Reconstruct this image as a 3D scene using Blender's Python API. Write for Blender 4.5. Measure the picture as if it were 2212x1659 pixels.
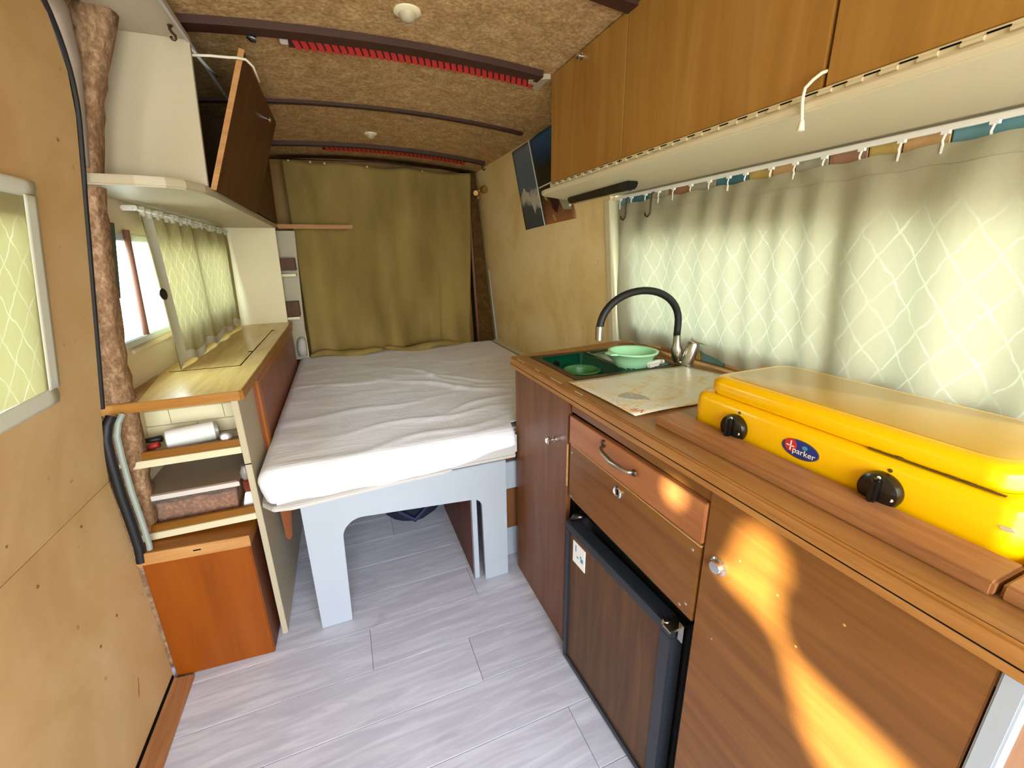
import bpy, bmesh, math, random
from mathutils import Vector, Matrix, noise
random.seed(7)
for o in list(bpy.data.objects): bpy.data.objects.remove(o)
scene = bpy.context.scene
COL = scene.collection
R = math.radians; PI = math.pi

# ------------------------------------------------------------------ camera
def setup_camera():
    yaw, pitch, roll = R(21.474), R(16.973), R(0.982)
    f = Vector((math.sin(yaw)*math.cos(pitch), math.cos(yaw)*math.cos(pitch), -math.sin(pitch)))
    r = Vector((math.cos(yaw), -math.sin(yaw), 0))
    d = f.cross(r)
    r2 = math.cos(roll)*r + math.sin(roll)*d
    d2 = -math.sin(roll)*r + math.cos(roll)*d
    M = Matrix((r2, -d2, -f)).transposed().to_4x4()
    M.translation = (0, 0, 1.3)
    cd = bpy.data.cameras.new('camera'); c = bpy.data.objects.new('camera', cd)
    COL.objects.link(c); c.matrix_world = M
    cd.sensor_width = 36; cd.sensor_fit = 'HORIZONTAL'; cd.lens = 907.56/2212*36
    cd.clip_start = .02; cd.clip_end = 200
    scene.camera = c
setup_camera()

# ------------------------------------------------------------------ world, light, exposure
SKY = 15.0
def setup_world():
    w = bpy.data.worlds.new('world'); scene.world = w; w.use_nodes = True
    nt = w.node_tree; nt.nodes.clear()
    out = nt.nodes.new('ShaderNodeOutputWorld'); bg = nt.nodes.new('ShaderNodeBackground')
    tc = nt.nodes.new('ShaderNodeTexCoord'); sp = nt.nodes.new('ShaderNodeSeparateXYZ')
    nz = nt.nodes.new('ShaderNodeTexNoise'); nz.inputs['Scale'].default_value = 3.5
    ad = nt.nodes.new('ShaderNodeMath'); ad.operation = 'MULTIPLY_ADD'
    ad.inputs[1].default_value = .25
    rp = nt.nodes.new('ShaderNodeValToRGB')
    el = rp.color_ramp.elements
    el[0].position = .0; el[0].color = (.50, .53, .50, 1)
    el[1].position = 1; el[1].color = (.70, .85, 1.05, 1)
    for p, c in ((.16, (.58, .62, .56, 1)), (.27, (.68, .74, .70, 1)), (.36, (.84, .93, 1.0, 1))):
        e = el.new(p); e.color = c
    L = nt.links.new
    L(tc.outputs['Generated'], sp.inputs[0]); L(tc.outputs['Generated'], nz.inputs['Vector'])
    L(nz.outputs['Fac'], ad.inputs[0]); L(sp.outputs['Z'], ad.inputs[2])
    L(ad.outputs[0], rp.inputs[0]); L(rp.outputs[0], bg.inputs[0])
    bg.inputs[1].default_value = SKY
    L(bg.outputs[0], out.inputs[0])
setup_world()

def portal(name, loc, rot, sx, sy):
    ld = bpy.data.lights.new(name, 'AREA'); ld.shape = 'RECTANGLE'; ld.size = sx; ld.size_y = sy
    ld.cycles.is_portal = True
    o = bpy.data.objects.new(name, ld); COL.objects.link(o); o.location = loc; o.rotation_euler = rot
portal('portal_cab', (.22, -1.43, 1.22), (R(90), 0, 0), 1.95, 1.45)
portal('portal_kitchen_window', (1.25, .72, 1.22), (0, R(90), 0), .46, 1.5)
portal('portal_left_window', (-.75, 2.2, 1.23), (0, R(-90), 0), .44, 1.42)
portal('portal_door_window', (-.75, .84, 1.21), (0, R(-90), 0), .4, .62)

# added spot standing in for reflected sun, shaped by the added cab curtains
def setup_glint():
    ld = bpy.data.lights.new('sun_glint_standin', 'SPOT'); ld.energy = 4200; ld.color = (1, .84, .58)
    ld.spot_size = R(17); ld.spot_blend = .2; ld.shadow_soft_size = .036
    o = bpy.data.objects.new('sun_glint_standin', ld); COL.objects.link(o)
    S = Vector((-2.3, -.9, 1.25)); T = Vector((.57, .36, .72))
    o.location = S; o.rotation_euler = (T-S).to_track_quat('-Z', 'Y').to_euler()
    return S
GL = setup_glint()

vs = scene.view_settings
vs.view_transform = 'Standard'; vs.look = 'None'; vs.gamma = 1; vs.use_curve_mapping = False
vs.exposure = 0.38

# ------------------------------------------------------------------ materials
def lin(h):
    if isinstance(h, str):
        h = h.lstrip('#'); c = [int(h[i:i+2], 16)/255 for i in (0, 2, 4)]
    else: c = [v/255 for v in h]
    return tuple((v/12.92 if v <= .04045 else ((v+.055)/1.055)**2.4) for v in c)+(1,)
M = {}
class NT:
    def __init__(s, name):
        m = bpy.data.materials.new(name); m.use_nodes = True; s.m = m; s.t = m.node_tree
        s.p = s.t.nodes['Principled BSDF']; s.out = s.t.nodes['Material Output']; M[name] = m
        s.tc = s.n('TexCoord')
    def n(s, k, **kw):
        nd = s.t.nodes.new('ShaderNode'+k)
        for a, b in kw.items(): setattr(nd, a, b)
        return nd
    def l(s, a, b): s.t.links.new(a, b)
    def map(s, scale=(1,1,1), rot=(0,0,0), src='Object'):
        mp = s.n('Mapping'); mp.inputs['Scale'].default_value = scale; mp.inputs['Rotation'].default_value = rot
        s.l(s.tc.outputs[src], mp.inputs[0]); return mp.outputs[0]
    def noise(s, vec, scale=5, detail=4, rough=.5, dist=0):
        n = s.n('TexNoise'); n.inputs['Scale'].default_value = scale; n.inputs['Detail'].default_value = detail
        n.inputs['Roughness'].default_value = rough; n.inputs['Distortion'].default_value = dist
        if vec is not None: s.l(vec, n.inputs['Vector'])
        return n.outputs['Fac']
    def ramp(s, fac, stops):
        r = s.n('ValToRGB'); e = r.color_ramp.elements
        e[0].position = stops[0][0]; e[0].color = lin(stops[0][1]) if not isinstance(stops[0][1], float) else (stops[0][1],)*3+(1,)
        e[1].position = stops[-1][0]; e[1].color = lin(stops[-1][1]) if not isinstance(stops[-1][1], float) else (stops[-1][1],)*3+(1,)
        for p, c in stops[1:-1]:
            k = e.new(p); k.color = lin(c) if not isinstance(c, float) else (c,)*3+(1,)
        s.l(fac, r.inputs[0]); return r.outputs[0]
    def mixc(s, fac, a, b, mode='MIX'):
        m = s.n('Mix', data_type='RGBA', blend_type=mode)
        for i, v in ((0, fac), (6, a), (7, b)):
            if hasattr(v, 'links'): s.l(v, m.inputs[i])
            else: m.inputs[i].default_value = v
        return m.outputs[2]
    def math(s, op, a, b=None, c=None):
        m = s.n('Math', operation=op)
        for i, v in enumerate((a, b, c)):
            if v is None: continue
            if hasattr(v, 'links'): s.l(v, m.inputs[i])
            else: m.inputs[i].default_value = v
        return m.outputs[0]
    def bump(s, h, strength=.2, dist=.002):
        b = s.n('Bump'); b.inputs['Strength'].default_value = strength; b.inputs['Distance'].default_value = dist
        s.l(h, b.inputs['Height']); s.l(b.outputs[0], s.p.inputs['Normal'])
    def set(s, col=None, rough=.5, metal=0, spec=.5, coat=0):
        if col is not None:
            if hasattr(col, 'links'): s.l(col, s.p.inputs['Base Color'])
            else: s.p.inputs['Base Color'].default_value = lin(col)
        s.p.inputs['Roughness'].default_value = rough; s.p.inputs['Metallic'].default_value = metal
        s.p.inputs['Specular IOR Level'].default_value = spec; s.p.inputs['Coat Weight'].default_value = coat
        return s.m
def plain(name, col, rough=.5, metal=0, spec=.5, coat=0, var=.06, bump=0, bscale=60):
    t = NT(name); v = t.noise(t.map(), 6, 4)
    c = t.mixc(t.math('MULTIPLY', v, var*2), lin(col), (0, 0, 0, 1))
    t.set(c, rough, metal, spec, coat)
    if bump: t.bump(t.noise(t.map(), bscale, 5), bump, .002)
    return t.m
def wood(name, dark, mid, light, axis='z', rough=.45, scale=1.0, spec=.28, blot=.35):
    t = NT(name); sc = {'x': (1.2, 14, 14), 'y': (14, 1.2, 14), 'z': (14, 14, 1.2)}[axis]
    oi = t.n('ObjectInfo'); va = t.n('VectorMath', operation='ADD')
    t.l(t.map(tuple(v*scale for v in sc)), va.inputs[0]); t.l(t.math('MULTIPLY', oi.outputs['Random'], 37.0), va.inputs[1])
    g = t.noise(va.outputs[0], 2.2, 6, .62, .6)
    c = t.ramp(g, ((.25, dark), (.5, mid), (.78, light)))
    b = t.noise(t.map(), 3.2, 3, .5, .3)
    c2 = t.mixc(t.math('MULTIPLY', b, blot), c, lin(dark))
    fine = t.noise(va.outputs[0], 14, 4, .7)
    c3 = t.mixc(t.math('MULTIPLY', fine, .25), c2, lin(light))
    t.set(c3, rough, 0, spec); t.bump(g, .08, .002)
    return t.m
def carpet(name, cols, scale=120, bump=.9, stretch=(1,1,1)):
    t = NT(name); v = t.map(stretch)
    a = t.noise(v, scale, 3, .7, .4); b = t.noise(v, scale*.22, 4, .6); c = t.noise(t.map(), 2.0, 2)
    f = t.math('ADD', t.math('MULTIPLY', a, .65), t.math('MULTIPLY', b, .35))
    col = t.ramp(f, ((.33, cols[0]), (.5, cols[1]), (.66, cols[2])))
    t.set(t.mixc(t.math('MULTIPLY', c, .25), col, lin(cols[0])), .95, 0, .1); t.bump(f, bump, .006)
    return t.m
def lace(name, base, thread, trans=.55, cell=.055, dy=1.0, tk=.4):
    """sheer curtain cloth with a woven diamond net"""
    t = NT(name); sp = t.n('SeparateXYZ'); 
    nz = t.n('TexNoise'); nz.inputs['Scale'].default_value = 22; nz.inputs['Detail'].default_value = 2
    t.l(t.tc.outputs['Object'], nz.inputs['Vector'])
    va = t.n('VectorMath', operation='MULTIPLY_ADD'); t.l(nz.outputs['Color'], va.inputs[0]); va.inputs[1].default_value = (.020,)*3
    t.l(t.tc.outputs['Object'], va.inputs[2]); t.l(va.outputs[0], sp.inputs[0])
    y, z = sp.outputs['Y'], sp.outputs['Z']
    yy = t.math('MULTIPLY', y, dy)
    def line(e):
        fr = t.math('FRACT', t.math('DIVIDE', e, cell)); d = t.math('ABSOLUTE', t.math('SUBTRACT', fr, .5))
        return t.math('GREATER_THAN', d, .5-.032)
    zz = t.math('MULTIPLY', z, .62)
    net = t.math('MAXIMUM', line(t.math('ADD', yy, zz)), line(t.math('SUBTRACT', yy, zz)))
    br = t.math('MULTIPLY', net, t.math('MULTIPLY_ADD', t.noise(t.map(), 24, 2), 1.6, -.1))
    big = t.noise(t.map((1, 5, .8)), 3, 3)
    col = t.mixc(br, lin(base), lin(thread))
    col = t.mixc(t.math('MULTIPLY', big, .22), col, lin((150, 145, 110)))
    df = t.n('BsdfDiffuse'); tr = t.n('BsdfTranslucent'); mx = t.n('MixShader')
    t.l(col, df.inputs[0]); t.l(t.mixc(1.0, col, (tk, tk, tk*.97, 1), 'MULTIPLY'), tr.inputs[0])
    f = t.math('MULTIPLY_ADD', br, .13, trans); t.l(f, mx.inputs[0])
    t.l(df.outputs[0], mx.inputs[1]); t.l(tr.outputs[0], mx.inputs[2]); t.l(mx.outputs[0], t.out.inputs[0])
    bp = t.n('Bump'); bp.inputs['Strength'].default_value = .35; bp.inputs['Distance'].default_value = .004
    t.l(t.noise(t.map((1, 6, 1)), 6, 4), bp.inputs['Height']); t.l(bp.outputs[0], df.inputs['Normal'])
    return t.m

plain('white_paint', (182, 168, 140), .45, var=.05)
plain('cream_paint', (238, 226, 188), .5, var=.06)
plain('cool_white', (170, 177, 187), .4, var=.05)
plain('edge_white', (212, 200, 166), .5, var=.04)
plain('strip_grey', (150, 158, 148), .5)
plain('bare_metal', (156, 138, 122), .6, var=.2)
plain('grey_board', (196, 190, 184), .6, var=.05)
plain('steel', (190, 185, 176), .28, 1, var=.04)
plain('chrome', (225, 225, 225), .12, 1, var=0)
plain('bronze', (84, 66, 46), .45, .7)
plain('brass', (176, 140, 80), .35, .8)
plain('black_plastic', (16, 15, 14), .25, spec=.5, coat=.3)
plain('black_rubber', (14, 13, 16), .55)
plain('dark_gap', (10, 7, 5), .9, spec=.1)
plain('fridge_black', (18, 18, 21), .35)
plain('fridge_frame', (46, 50, 58), .38, .25)
plain('yellow_enamel', (250, 194, 0), .22, spec=.4, coat=.15, var=.01)
plain('shaded_enamel', (206, 162, 48), .24, spec=.5, coat=.2, var=.03)  # duller yellow, shade on the stove lid's top put into the colour
plain('chipped_enamel', (96, 70, 14), .7)
plain('green_enamel', (12, 84, 62), .16, coat=.5)
plain('mint_plastic', (178, 238, 190), .35, spec=.4)
plain('colander_green', (70, 130, 70), .35)
plain('white_plastic', (236, 232, 224), .4, var=.02)
plain('paper_white', (240, 238, 236), .8, var=.02)
plain('string_white', (226, 216, 192), .9)
plain('red_plastic', (178, 40, 34), .5)
plain('red_dark', (60, 14, 12), .7)
plain('red_brown', (120, 40, 26), .5)
plain('beam_brown', (66, 32, 18), .6, var=.2)
plain('navy_cloth', (14, 18, 42), .8)
plain('strap_blue', (22, 28, 66), .7)
plain('blue_print', (40, 60, 130), .4)
plain('logo_blue', (38, 56, 132), .3)
plain('logo_red', (206, 52, 50), .3)
plain('logo_teal', (80, 150, 190), .3)
plain('yellow_cord', (170, 160, 50), .5)
plain('beige_lining', (208, 190, 158), .7, var=.08)
plain('rubber_brown', (128, 84, 66), .6)
plain('dark_green', (58, 74, 62), .6)
plain('glazing_frame', (190, 196, 196), .4)
plain('tile_blue', (104, 148, 160), .25); plain('tile_teal', (66, 116, 128), .25)
plain('tile_tan', (206, 160, 108), .3); plain('tile_ochre', (198, 164, 84), .3)
plain('tile_brown', (164, 112, 78), .3); plain('tile_grey', (170, 162, 138), .3)
carpet('leaf_grey', ((150, 150, 132), (190, 188, 172), (222, 220, 204)), 120, .1)
plain('grout', (206, 196, 172), .8)
plain('hinge_white', (222, 208, 172), .45)
plain('tub_lid', (150, 128, 106), .4)
plain('rim_plastic', (206, 196, 190), .35)
plain('clear_grey', (150, 142, 136), .3)
carpet('ceiling_carpet', ((140, 108, 68), (184, 148, 100), (222, 188, 140)), 80, .5)
carpet('pillar_carpet', ((98, 72, 52), (140, 108, 80), (184, 150, 118)), 90, .7, (1, 1, .6))
carpet('dark_carpet', ((60, 40, 18), (88, 62, 30), (112, 82, 44)), 90, .5)
carpet('grain_food', ((110, 66, 44), (158, 104, 74), (206, 156, 116)), 90, .8)
wood('kitchen_brown', (86, 50, 28), (116, 72, 44), (136, 90, 58), 'z', .36, .8)
wood('kitchen_brown_y', (94, 56, 22), (126, 80, 34), (146, 98, 46), 'y', .33, .8)
wood('drawer_red', (128, 76, 44), (166, 104, 62), (190, 126, 78), 'y', .34, .8)
wood('upper_door', (136, 92, 36), (160, 114, 50), (180, 138, 72), 'z', .4, .55, blot=.3)
wood('flap_brown', (58, 28, 6), (84, 46, 14), (104, 62, 24), 'z', .5, .6)
wood('edge_ply', (168, 114, 60), (196, 146, 88), (216, 172, 116), 'y', .5, 2)
wood('edge_ply_x', (146, 94, 46), (174, 122, 68), (194, 146, 92), 'x', .5, 2)
wood('counter_top', (112, 74, 38), (154, 106, 58), (182, 132, 76), 'y', .33, 1.2)
wood('counter_lip', (124, 78, 30), (170, 114, 54), (198, 148, 88), 'y', .4, 1.6, blot=.5)
wood('ledge_wood', (122, 78, 44), (158, 106, 66), (190, 140, 96), 'y', .45, 1.6)
wood('box_orange', (106, 48, 4), (134, 64, 6), (146, 78, 14), 'z', .42, .5)
wood('box_dark', (70, 34, 20), (100, 52, 32), (120, 68, 44), 'z', .5, .6)
wood('left_top', (190, 146, 66), (220, 182, 104), (236, 206, 134), 'y', .26, .9)
wood('left_lip', (124, 78, 24), (160, 106, 42), (184, 132, 64), 'x', .4, 1.4)
wood('panel_red', (112, 56, 26), (140, 78, 44), (156, 94, 58), 'z', .35, .5)
wood('panel_stile', (132, 66, 12), (166, 92, 26), (184, 112, 44), 'z', .35, .7)
wood('fridge_print', (58, 36, 18), (84, 54, 28), (112, 76, 36), 'z', .38, 1.4)
wood('shelf_brown', (92, 52, 8), (124, 76, 16), (144, 94, 28), 'x', .45, 1)
wood('lid_brown', (110, 60, 12), (142, 82, 22), (160, 100, 36), 'x', .45, 1)
wood('plank_small', (120, 84, 36), (160, 118, 60), (190, 148, 84), 'x', .5, 1)

def mat_floor():
    t = NT('floor_vinyl'); oi = t.n('ObjectInfo')
    va = t.n('VectorMath', operation='ADD'); t.l(t.map((1.3, 12, 1)), va.inputs[0])
    t.l(t.math('MULTIPLY', oi.outputs['Random'], 51.0), va.inputs[1])
    g = t.noise(va.outputs[0], 2.6, 6, .62, .9)
    c = t.ramp(g, ((.26, (176, 176, 190)), (.46, (188, 188, 202)), (.62, (206, 206, 218)), (.82, (226, 226, 236))))
    v2 = t.n('VectorMath', operation='ADD'); t.l(t.map((3, 9, 1)), v2.inputs[0]); t.l(t.math('MULTIPLY', oi.outputs['Random'], 23.0), v2.inputs[1])
    k = t.noise(v2.outputs[0], 1.1, 2, .4, 1.2)
    kn = t.ramp(k, ((.68, 0.0), (.78, .32)))
    c = t.mixc(kn, c, lin((140, 140, 152)))
    tint = t.math('MULTIPLY_ADD', oi.outputs['Random'], .14, 0)
    c = t.mixc(tint, c, lin((146, 146, 158)))
    t.set(c, .4, 0, .4); t.bump(g, .06, .002)
mat_floor()
def mat_ply(name, a, b, c3, sc=2.2):
    t = NT(name); n1 = t.noise(t.map(), sc, 5, .55, .6); n2 = t.noise(t.map((1, 1, 3)), 16, 4, .6)
    c = t.ramp(n1, ((.3, a), (.5, b), (.7, c3)))
    c = t.mixc(t.math('MULTIPLY', n2, .22), c, lin(a))
    sp = t.noise(t.map(), 34, 1, .3); spots = t.ramp(sp, ((.76, 0.0), (.8, .5)))
    c = t.mixc(spots, c, lin(tuple(int(v*.72) for v in a)))
    t.set(c, .55, 0, .3); t.bump(n1, .05, .003)
mat_ply('door_ply', (180, 140, 88), (198, 162, 110), (212, 180, 134))
mat_ply('rear_ply', (224, 192, 126), (244, 216, 156), (250, 228, 180), 2.6)
mat_ply('back_ply', (120, 84, 34), (150, 110, 52), (166, 126, 66), 2.6)
def mat_sheet():
    t = NT('sheet_cotton'); w = t.n('TexWave', wave_type='BANDS', bands_direction='Y')
    w.inputs['Scale'].default_value = 26; w.inputs['Distortion'].default_value = .6; w.inputs['Detail'].default_value = 2
    t.l(t.tc.outputs['Object'], w.inputs[0])
    n = t.noise(t.map((1.6, 3, 1)), 3.2, 5, .6, .8)
    c = t.ramp(n, ((.3, (230, 229, 238)), (.6, (240, 240, 248)), (.8, (246, 246, 252))))
    t.set(c, .85, 0, .15)
    h = t.math('ADD', t.math('MULTIPLY', w.outputs['Fac'], .06), n); t.bump(h, .55, .012)
    t.p.inputs['Sheen Weight'].default_value = .2
mat_sheet()
def mat_drape():
    t = NT('drape_brown'); n = t.noise(t.map((1, 1, .3)), 5, 4); f = t.noise(t.map(), 160, 2)
    c = t.ramp(n, ((.3, (128, 106, 58)), (.7, (160, 136, 80))))
    t.set(c, .9, 0, .1); t.bump(f, .15, .002)
mat_drape()
lace('lace_kitchen', (214, 204, 172), (232, 224, 196), .50, .062, tk=.22)
lace('lace_left', (216, 198, 140), (252, 242, 196), .52, .05, tk=.23)
lace('lace_door', (228, 214, 152), (250, 240, 192), .55, .055, tk=.15)
def mat_hem():
    t = NT('lace_hem'); t.set((206, 204, 186), .9, 0, .1)
mat_hem()
def mat_glass():
    t = NT('window_glass'); tr = t.n('BsdfTransparent'); gl = t.n('BsdfGlossy'); mx = t.n('MixShader')
    tr.inputs[0].default_value = (.9, .96, .94, 1); gl.inputs['Roughness'].default_value = .02; mx.inputs[0].default_value = .06
    t.l(tr.outputs[0], mx.inputs[1]); t.l(gl.outputs[0], mx.inputs[2]); t.l(mx.outputs[0], t.out.inputs[0])
mat_glass()
def mat_clear():
    t = NT('clear_plastic'); tr = t.n('BsdfTransparent'); df = t.n('BsdfDiffuse'); gl = t.n('BsdfGlossy'); mx = t.n('MixShader'); m2 = t.n('MixShader')
    tr.inputs[0].default_value = (.95, .93, .9, 1); df.inputs[0].default_value = lin((205, 195, 188)); gl.inputs['Roughness'].default_value = .2
    mx.inputs[0].default_value = .14; m2.inputs[0].default_value = .06
    t.l(tr.outputs[0], mx.inputs[1]); t.l(df.outputs[0], mx.inputs[2]); t.l(mx.outputs[0], m2.inputs[1]); t.l(gl.outputs[0], m2.inputs[2]); t.l(m2.outputs[0], t.out.inputs[0])
mat_clear()
def mat_placemat():
    t = NT('placemat_print'); a = t.noise(t.map(), 9, 6, .75, 1.4); b = t.noise(t.map(), 4, 3); f = t.noise(t.map(), 70, 3, .8)
    k = t.math('MULTIPLY', a, f)
    y = t.ramp(t.math('MULTIPLY', t.noise(t.map((1, 1.6, 1)), 5, 5, .8, 2), t.math('ADD', f, .5)), ((.5, 0.0), (.6, .75)))
    r = t.ramp(t.noise(t.map((1.3, 1, 1), (0, 0, .7)), 4.4, 5, .75, 2.4), ((.6, 0.0), (.68, .55)))
    g = t.ramp(t.noise(t.map((1, 1, 1), (.4, .2, 2)), 4.0, 6, .8, 1.2), ((.57, 0.0), (.63, .45)))
    c = t.mixc(y, lin((226, 222, 206)), lin((226, 182, 74)))
    c = t.mixc(r, c, lin((214, 120, 92))); c = t.mixc(g, c, lin((150, 150, 128)))
    t.set(c, .3, 0, .5)
mat_placemat()
def mat_poster_sea():
    t = NT('poster_sea'); sp = t.n('SeparateXYZ'); t.l(t.tc.outputs['Object'], sp.inputs[0])
    n = t.noise(t.map(), 14, 5, .65); z = t.math('ADD', sp.outputs['Z'], t.math('MULTIPLY', t.math('SUBTRACT', n, .5), .16))
    c = t.ramp(t.math('MULTIPLY', z, 2.35), ((0, (50, 62, 74)), (.26, (66, 80, 92)), (.36, (206, 198, 184)), (.46, (96, 104, 122)), (.6, (92, 108, 132)), (1, (112, 124, 140))))
    t.set(c, .35)
def mat_poster_dark():
    t = NT('poster_dark'); sp = t.n('SeparateXYZ'); t.l(t.tc.outputs['Object'], sp.inputs[0])
    n = t.noise(t.map(), 18, 5, .7); z = t.math('ADD', sp.outputs['Z'], t.math('MULTIPLY', t.math('SUBTRACT', n, .5), .12))
    c = t.ramp(t.math('MULTIPLY', z, 2.35), ((0, (176, 104, 60)), (.08, (150, 96, 66)), (.2, (104, 66, 44)), (.3, (66, 40, 30)), (.4, (14, 14, 18)), (.62, (14, 22, 30)), (.8, (14, 66, 108)), (1, (20, 92, 150))))
    t.set(c, .3)
mat_poster_sea(); mat_poster_dark()

# ------------------------------------------------------------------ geometry helpers
WL = {}
class B:
    def __init__(s): s.v = []; s.f = []
    def add(s, vs_, fs):
        k = len(s.v); s.v += [tuple(p) for p in vs_]; s.f += [tuple(i+k for i in f) for f in fs]; return s
    def box(s, x0, x1, y0, y1, z0, z1):
        return s.add([(x0,y0,z0),(x1,y0,z0),(x1,y1,z0),(x0,y1,z0),(x0,y0,z1),(x1,y0,z1),(x1,y1,z1),(x0,y1,z1)],
                     [(0,3,2,1),(4,5,6,7),(0,1,5,4),(1,2,6,5),(2,3,7,6),(3,0,4,7)])
    def hexa(s, p):   # eight points: bottom four (ccw from above), top four
        return s.add(p, [(0,3,2,1),(4,5,6,7),(0,1,5,4),(1,2,6,5),(2,3,7,6),(3,0,4,7)])
    def prism(s, poly, ax, a0, a1):
        n = len(poly)
        def P(u, v, a): return {'x': (a, u, v), 'y': (u, a, v), 'z': (u, v, a)}[ax]
        vs_ = [P(u, v, a0) for u, v in poly]+[P(u, v, a1) for u, v in poly]
        return s.add(vs_, [tuple(range(n))[::-1], tuple(range(n, 2*n))]+[(i, (i+1) % n, n+(i+1) % n, n+i) for i in range(n)])
    def tube(s, pts, r, n=10, caps=True):
        pts = [Vector(p) for p in pts]; rs = r if isinstance(r, (list, tuple)) else [r]*len(pts)
        up = None; rings = []
        for i, p in enumerate(pts):
            t = (pts[min(i+1, len(pts)-1)]-pts[max(i-1, 0)]).normalized()
            if up is None: up = t.orthogonal().normalized()
            up = (up-t*up.dot(t)).normalized(); b = t.cross(up)
            rings.append([p+rs[i]*(math.cos(2*PI*k/n)*up+math.sin(2*PI*k/n)*b) for k in range(n)])
        vs_ = [q for rg in rings for q in rg]; fs = []
        for i in range(len(pts)-1):
            for k in range(n): fs.append((i*n+k, i*n+(k+1) % n, (i+1)*n+(k+1) % n, (i+1)*n+k))
        if caps: fs += [tuple(range(n))[::-1], tuple(range((len(pts)-1)*n, len(pts)*n))]
        return s.add(vs_, fs)
    def lathe(s, prof, c, axis=(0,0,1), n=24, close=True):
        a = Vector(axis).normalized(); u = a.orthogonal().normalized(); w = a.cross(u); c = Vector(c)
        vs_ = []; fs = []; m = len(prof)
        for r, h in prof:
            for k in range(n): vs_.append(c+a*h+r*(math.cos(2*PI*k/n)*u+math.sin(2*PI*k/n)*w))
        for i in range(m-1):
            for k in range(n): fs.append((i*n+k, i*n+(k+1) % n, (i+1)*n+(k+1) % n, (i+1)*n+k))
        if close: fs += [tuple(range(n))[::-1], tuple(range((m-1)*n, m*n))]
        return s.add(vs_, fs)
    def grid(s, fn, us, vs_, skip=None):
        nu, nv = len(us), len(vs_); pts = [fn(u, v) for v in vs_ for u in us]; fs = []
        for j in range(nv-1):
            for i in range(nu-1):
                if skip and skip((us[i]+us[i+1])/2, (vs_[j]+vs_[j+1])/2): continue
                fs.append((j*nu+i, j*nu+i+1, (j+1)*nu+i+1, (j+1)*nu+i))
        return s.add(pts, fs)
def worldloc(o): return WL.get(o.name, Vector(o.location))
def mk(name, b, mat, parent=None, bevel=0, seg=2, smooth=False, solid=0, origin=None, label=None):
    vs_ = [Vector(p) for p in b.v]
    lo = Vector([min(p[i] for p in vs_) for i in range(3)]); hi = Vector([max(p[i] for p in vs_) for i in range(3)])
    org = Vector(origin) if origin else Vector(((lo.x+hi.x)/2, (lo.y+hi.y)/2, lo.z))
    me = bpy.data.meshes.new(name); me.from_pydata([tuple(p-org) for p in vs_], [], b.f); me.update()
    bm = bmesh.new(); bm.from_mesh(me)
    if smooth != 'keep' : bmesh.ops.recalc_face_normals(bm, faces=bm.faces)
    if bevel:
        bmesh.ops.bevel(bm, geom=[e for e in bm.edges if len(e.link_faces) == 2 and e.calc_face_angle(0) > .5], offset=bevel, segments=seg, affect='EDGES', clamp_overlap=True)
    bm.to_mesh(me); bm.free()
    if smooth:
        for p in me.polygons: p.use_smooth = True
        if smooth != 'keep' and smooth != 'all':
            try: me.set_sharp_from_angle(angle=R(40))
            except Exception: pass
    me.materials.append(M[mat] if isinstance(mat, str) else mat)
    o = bpy.data.objects.new(name, me); COL.objects.link(o)
    if solid:
        md = o.modifiers.new('thickness', 'SOLIDIFY'); md.thickness = solid; md.offset = -1
    WL[o.name] = org
    if parent is not None: o.parent = parent; o.location = org-worldloc(parent)
    else: o.location = org
    if label: o['label'] = label
    return o
def inst(src, name, wloc, parent=None, mat=None):
    o = bpy.data.objects.new(name, src.data); COL.objects.link(o); WL[o.name] = Vector(wloc)
    if parent is not None: o.parent = parent; o.location = Vector(wloc)-worldloc(parent)
    else: o.location = wloc
    if mat:
        o.material_slots[0].link = 'OBJECT'; o.material_slots[0].material = M[mat]
    return o
def thing(name, label, cat, loc, group=None):
    o = bpy.data.objects.new(name, None); COL.objects.link(o); o.location = loc; o.empty_display_size = .05
    WL[o.name] = Vector(loc); return tag(o, label, cat, group)
def tag(o, label, cat, group=None):
    o['label'] = label; o['category'] = cat
    if group: o['group'] = group
    return o
def struct(o, label=None):
    o['kind'] = 'structure'
    if label: o['label'] = label
    return o
def sempty(name, loc, label=None):
    o = bpy.data.objects.new(name, None); COL.objects.link(o); o.location = loc; o.empty_display_size = .05
    WL[o.name] = Vector(loc); return struct(o, label)
def fr(a, b, n): return [a+(b-a)*i/n for i in range(n+1)]
def cuts(a, b, n, extra): return sorted(set([round(v, 5) for v in fr(a, b, n)]+[round(v, 5) for v in extra]))
def box(name, mat, x0, x1, y0, y1, z0, z1, parent=None, bevel=.002, **k):
    return mk(name, B().box(x0, x1, y0, y1, z0, z1), mat, parent, bevel=bevel, **k)

def text_mesh(name, body, size, mat, parent, loc, rot, align='LEFT'):
    fc = bpy.data.curves.new(name+'_curve', 'FONT'); fc.body = body; fc.size = size; fc.extrude = .0002; fc.align_x = align
    tmp = bpy.data.objects.new(name+'_curve', fc); COL.objects.link(tmp)
    bpy.context.view_layer.update()
    me = bpy.data.meshes.new_from_object(tmp.evaluated_get(bpy.context.evaluated_depsgraph_get()))
    bpy.data.objects.remove(tmp); me.materials.clear(); me.materials.append(M[mat])
    o = bpy.data.objects.new(name, me); COL.objects.link(o); o.parent = parent
    o.location = Vector(loc)-worldloc(parent); o.rotation_euler = rot; return o
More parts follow.
